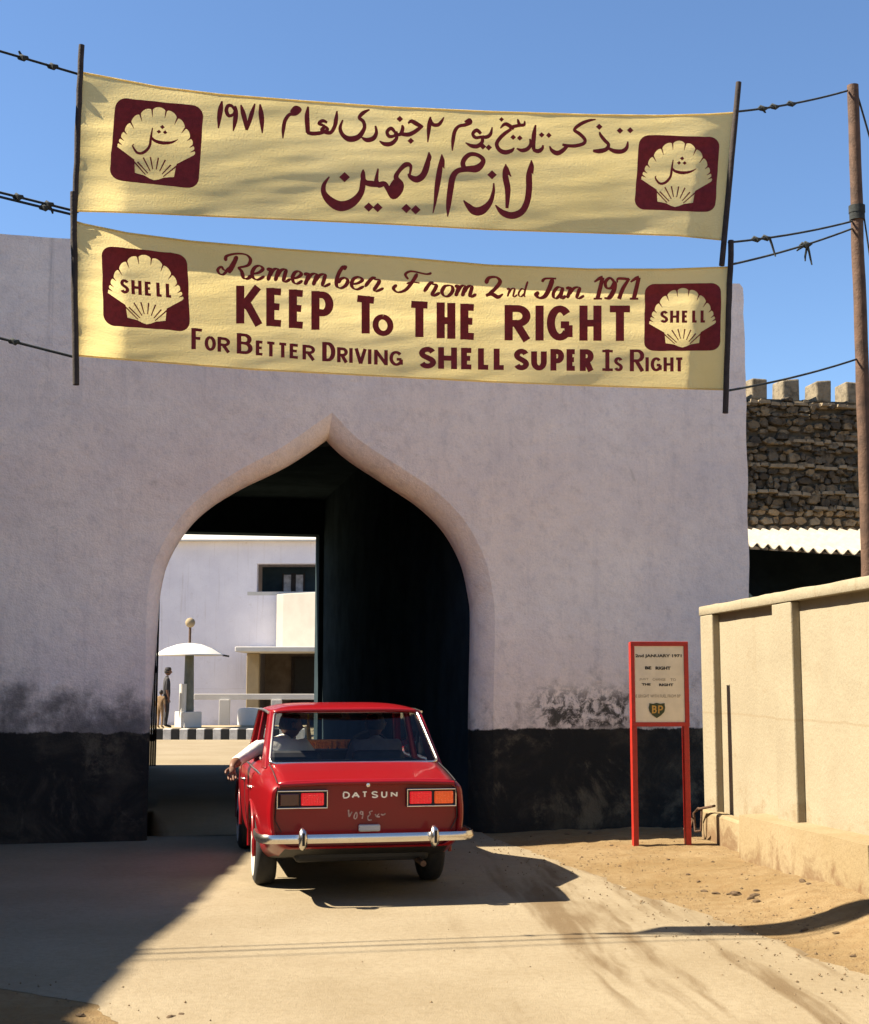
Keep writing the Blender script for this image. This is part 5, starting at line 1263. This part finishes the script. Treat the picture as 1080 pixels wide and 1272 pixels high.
# sunlit balcony front, its face turned to the left
c0 = fx(341, FDY - 1.0); bz0, bz1 = fz(805, FDY - 1.0), fz(737, FDY - 1.0)
q = MB()
pl = [(c0 - .05, .0 - .003), (c0, -.5), (c0 + .25, -.85), (c0 + 2.6, -2.7), (c0 + 5, -3.0), (c0 + 5, -.003)]
q.prism(pl, bz1 - bz0, Matrix.Translation((0, 0, bz0))); bc = q.build('balcony', simple('ivory_limewash', (0.3122, 0.2933, 0.2601), .9, .06, 2), bd, bevel=.03)
q = MB(); q.box(fx(303, FDY - 1.2), c0 + 5, -3.1, -.003, bz0 - .16, bz0 - .003); q.build('canopy', M['white'], bd, bevel=.02)
q = MB(); q.box(d0 - .12, d0 + .28, -1.05, -.75, 0, bz0 - .163); q.build('porch_column', M['cream'], bd, bevel=.02)
q = MB(); q.box(d0 + .0, d1_, 2.0, 2.1, 0, dz - .02); q.box(d0, d0 + .1, .4, 2.0, 0, dz - .02); q.build('porch_wall', simple('brown_porch_plaster', (.16, .12, .085), .9, .2, 3), bd)
q = MB(); q.box(d0 + 1.0, d0 + 1.1, 1.9, 1.997, 0, 2.35); q.box(d0 + 2.2, d0 + 2.3, 1.9, 1.997, 0, 2.35); q.box(d0 + 1.1, d0 + 2.2, 1.9, 1.997, 2.25, 2.35); dr = q.build('door', M['darkwood'], bd)
q = MB(); q.box(d0 + 1.102, d0 + 2.198, 1.95, 1.996, 0, 2.248); q.build('door_leaf', M['black'], dr)
# traffic island with its striped kerb
KY = 36.3; kx0, kx1 = -14.0, -3.6; KH = fz(905.5, KY)
isl = empty('traffic_island', (0, KY, 0)); tag(isl, 'low traffic island with black and white striped kerb beyond the arch', 'traffic island')
q = MB(); q.box(kx0, kx1, .31, 3.2, -.05, KH - .01); q.build('paving', M['cream'], isl)
M['kwhite'] = simple('worn_white_kerb_paint', (.62, .60, .56), .85, .15, 8); M['kblack'] = simple('black_kerb_paint', (.022, .022, .022), .7, .2, 8)
sw = (fx(257, KY) - fx(236.5, KY)) / 2; x = fx(205, KY) - sw * 14; k = 0
while x < kx1:
    if x >= kx0:
        q = MB(); q.box(x + .004, x + sw - .004, 0, .306, -.05, KH); q.build('kerb_stone', M['kwhite'] if k % 2 == 0 else M['kblack'], isl, bevel=.012)
    x += sw; k += 1
# umbrella stand for the traffic policeman
UY = 37.6; ux = fx(236, UY); gz0 = KH - .01
um = empty('traffic_umbrella', (ux, UY, gz0)); tag(um, 'white police umbrella stand with a globe on top, on the traffic island', 'umbrella stand')
q = MB(); bz = at(236, 884, UY).z - gz0; q.box(-.27, .27, -.27, .27, 0, bz, Matrix.Rotation(R(40), 4, 'Z')); q.build('base', M['white'], um, bevel=.02)
cz = at(236, 813, UY).z - gz0; ctz = at(236, 799, UY).z - gz0
q = MB(); q.tube([(0, 0, bz), (0, 0, cz + .05)], [.15, .12], 14); q.build('pole', simple('dark_green_pole_paint', (.10, .105, .085), .6, .2, 6), um, smooth=50)
q = MB(); q.tube([(-.13, -.13, bz), (-.13, -.13, bz + .75)], .10, 10); q.build('stand_post', M['white'], um, smooth=50)
rad = fx(281, UY) - fx(239, UY)
q = MB(); q.lathe([(.0, ctz + .01), (rad * .35, ctz - .03), (rad * .7, ctz - .14), (rad, cz), (rad + .01, cz - .03), (rad * .7, ctz - .17), (.0, ctz - .08)], 24); q.build('canopy', M['white'], um, smooth=40)
bz1_ = at(237, 773.5, UY).z - gz0
q = MB(); q.tube([(0, 0, ctz), (0, 0, bz1_)], .035, 8); q.build('finial_rod', M['rust'], um, smooth=60)
q = MB(); q.lathe([(.135 * math.sin(math.pi * i / 12), bz1_ - .135 * math.cos(math.pi * i / 12)) for i in range(13)], 20); q.build('globe', M['cream'], um, smooth=80)
q = MB(); q.tube([(rad - .02, 0, cz - .02), (rad + .16, 0, cz - .05)], .025, 6); q.build('bracket', M['black'], um, smooth=60)
# railing
RY = 40.0
rl = empty('railing', (0, RY, 0)); tag(rl, 'low white concrete railing in front of the white building', 'railing')
rx0, rx1 = fx(243, RY), fx(460, RY); rz0, rz1 = fz(869, RY), fz(862, RY)
q = MB(); q.box(rx0, rx1, -.06, .06, rz0, rz1); q.build('top_rail', M['white'], rl, bevel=.01)
for px in (281, 345, 405, 450):
    q = MB(); c = fx(px, RY); q.box(c - .15, c + .15, -.12, .058, 0, rz0 - .003); q.build('post', M['white'], rl, bevel=.01)
q = MB(); hx = fx(312, 38.6); q.lathe([(.30, 0), (.34, .04), (.34, .42), (.30, .50), (.0, .52)], 24, Matrix.Translation((hx, 38.6, KH - .01))); tag(q.build('traffic_drum', M['white'], smooth=40), 'squat white painted drum on the traffic island behind the red car', 'drum')
# two people standing on the island
def standing(x, y, z, H, yaw, shirt, trous, skin, cap, label, lean=0.):
    k = H / 1.75
    J = {'pelvis': ((0, 0, .95), .125), 'belly': ((0, 0, 1.10), .12), 'chest': ((0, 0, 1.32), .145), 'neckb': ((0, .0, 1.46), .06), 'neck': ((0, .015, 1.52), .048)}
    B = [('pelvis','belly'),('belly','chest'),('chest','neckb'),('neckb','neck')]; MP = {('neckb','neck'): 1}
    for s, n in ((-1, 'l'), (1, 'r')):
        J[n+'sh'] = ((s * .19, 0, 1.40), .062); J[n+'el'] = ((s * .235, -.03, 1.12), .044); J[n+'wrist'] = ((s * .24, .03, .88), .028)
        J[n+'hip'] = ((s * .09, 0, .90), .095); J[n+'kn'] = ((s * .10, .02, .50), .060); J[n+'an'] = ((s * .10, -.02, .09), .042); J[n+'toe'] = ((s * .12, .15, .04), .035)
        B += [('chest', n+'sh'), (n+'sh', n+'el'), (n+'el', n+'wrist'), ('pelvis', n+'hip'), (n+'hip', n+'kn'), (n+'kn', n+'an'), (n+'an', n+'toe')]
        MP.update({(n+'el', n+'wrist'): 1, ('pelvis', n+'hip'): 2, (n+'hip', n+'kn'): 2, (n+'kn', n+'an'): 2, (n+'an', n+'toe'): 3})
        hand(J, B, MP, J[n+'wrist'][0], (0, .1, -1), (0, 1, 0), 1, n)
    o = body_mesh('person', J, B, [shirt, skin, trous, M['black']], MP)
    add_head(o, Vector((0, .03, 1.63)), .10, 0, 0, skin, M['hair'], cap)
    o.matrix_world = Matrix.Translation((x, y, z)) @ Matrix.Rotation(yaw, 4, 'Z') @ Matrix.Scale(k, 4)
    tag(o, label, 'person'); return o
standing(fx(208.5, 37.2), 37.2, gz0, 1.62, R(-70), M['dark'], M['dark'], M['skin'], M['dark'], 'person in dark clothes and a cap standing upright beside the traffic umbrella')
standing(fx(201.5, 37.0), 37.0, gz0, 1.02, R(-20), M['tan'], M['tan'], M['skin'], None, 'small person in tan clothes half hidden behind the left side of the arch')
# ------------------------------------------------------------------ stones on the sand
random.seed(21)
def rock(r, seed):
    me = bpy.data.meshes.new('stone'); bm = bmesh.new(); bmesh.ops.create_icosphere(bm, subdivisions=2, radius=r)
    for v in bm.verts:
        n = noise.noise(v.co / r * 1.1 + Vector((seed, 0, 0))); v.co *= 1 + .45 * n; v.co.z *= .6
    for f in bm.faces: f.smooth = random.random() < .3
    bm.to_mesh(me); bm.free(); me.materials.append(M['pebble']); return me
M['pebble'] = simple('brown_stone', (0.0946, 0.06149, 0.03311), .95, .4, 9, .5, 40)
rk = [rock(1, s) for s in (1.3, 4.7, 8.9, 13.1, 17.7)]
spots = [(704,1036,.05),(733,1035,.045),(905,1040,.04),(770,1077,.03),(875,1108,.045),(890,1112,.05),(912,1110,.06),(915,1113,.06),(933,1117,.055),(940,1120,.05),(938,1112,.05),(940,1105,.035),(905,1113,.03),(855,1087,.04),(868,1097,.03),(985,1086,.04),(997,1097,.055),(1005,1100,.045),(951,1076,.025),(930,1066,.03),(886,1072,.03),(805,1140,.03),(1040,1160,.035),(1000,1158,.04),(212,1266,.05),(225,1262,.05),(240,1258,.035),(100,1262,.04),(130,1222,.05),(150,1212,.04),(760,1050,.03),(660,1040,.03),(830,1068,.03),(1060,1190,.04)]
for i, (px, py, r) in enumerate(spots):
    p = ground(px, py, .04); p = ground(px, py, max(.0, sand_h(p.x, p.y))); o = bpy.data.objects.new('stone', rk[i % 5]); col.objects.link(o)
    r = r * .55
    o.location = (p.x, p.y, sand_h(p.x, p.y) + r * .15); o.scale = (r * random.uniform(.8, 1.5), r * random.uniform(.7, 1.1), r * random.uniform(.6, 1)); o.rotation_euler = (0, 0, random.uniform(0, 6))
    place = 'on the sand by the notice board' if px > 600 and py < 1095 else ('on the sand along the right road edge' if px > 600 else 'on the dusty ground at the bottom left')
    tag(o, 'small brown stone lying ' + place, 'stone', 'stones ' + place)

# loose grit along the road edges, too fine to count
random.seed(5)
q = MB()
for i in range(1500):
    y = random.uniform(5.6, 14.0)
    if random.random() < .62: x = plerp(REDGE, y) + random.gauss(.25, .45)
    elif random.random() < .5: x = plerp(LEDGE, y) + random.gauss(-.1, .35)
    elif random.random() < .4: x = random.uniform(-1.6, 2.6)
    else: x = random.uniform(1.6, 2.7)
    if not -3 < x < 2.75: continue
    r = random.uniform(.003, .009) * (1.7 if random.random() < .06 else 1); on = plerp(LEDGE, y) < x < plerp(REDGE, y)
    c = Vector((x, y, (.014 if on else sand_h(x, y)) + r * .25)); p = []
    for k in range(6): p.append(c + Vector((r * random.uniform(.6, 1.2) * (1, -1, 0, 0, 0, 0)[k], r * random.uniform(.6, 1.2) * (0, 0, 1, -1, 0, 0)[k], r * random.uniform(.5, .9) * (0, 0, 0, 0, 1, -1)[k])))
    q.add(p, [(0,2,4),(2,1,4),(1,3,4),(3,0,4),(2,0,5),(1,2,5),(3,1,5),(0,3,5)])
tag(q.build('gravel', simple('pale_grit', (0.1419, 0.09933, 0.05676), .95, .35, 30), fix=False), 'loose grit strewn along the road edges', 'gravel', kind='stuff')
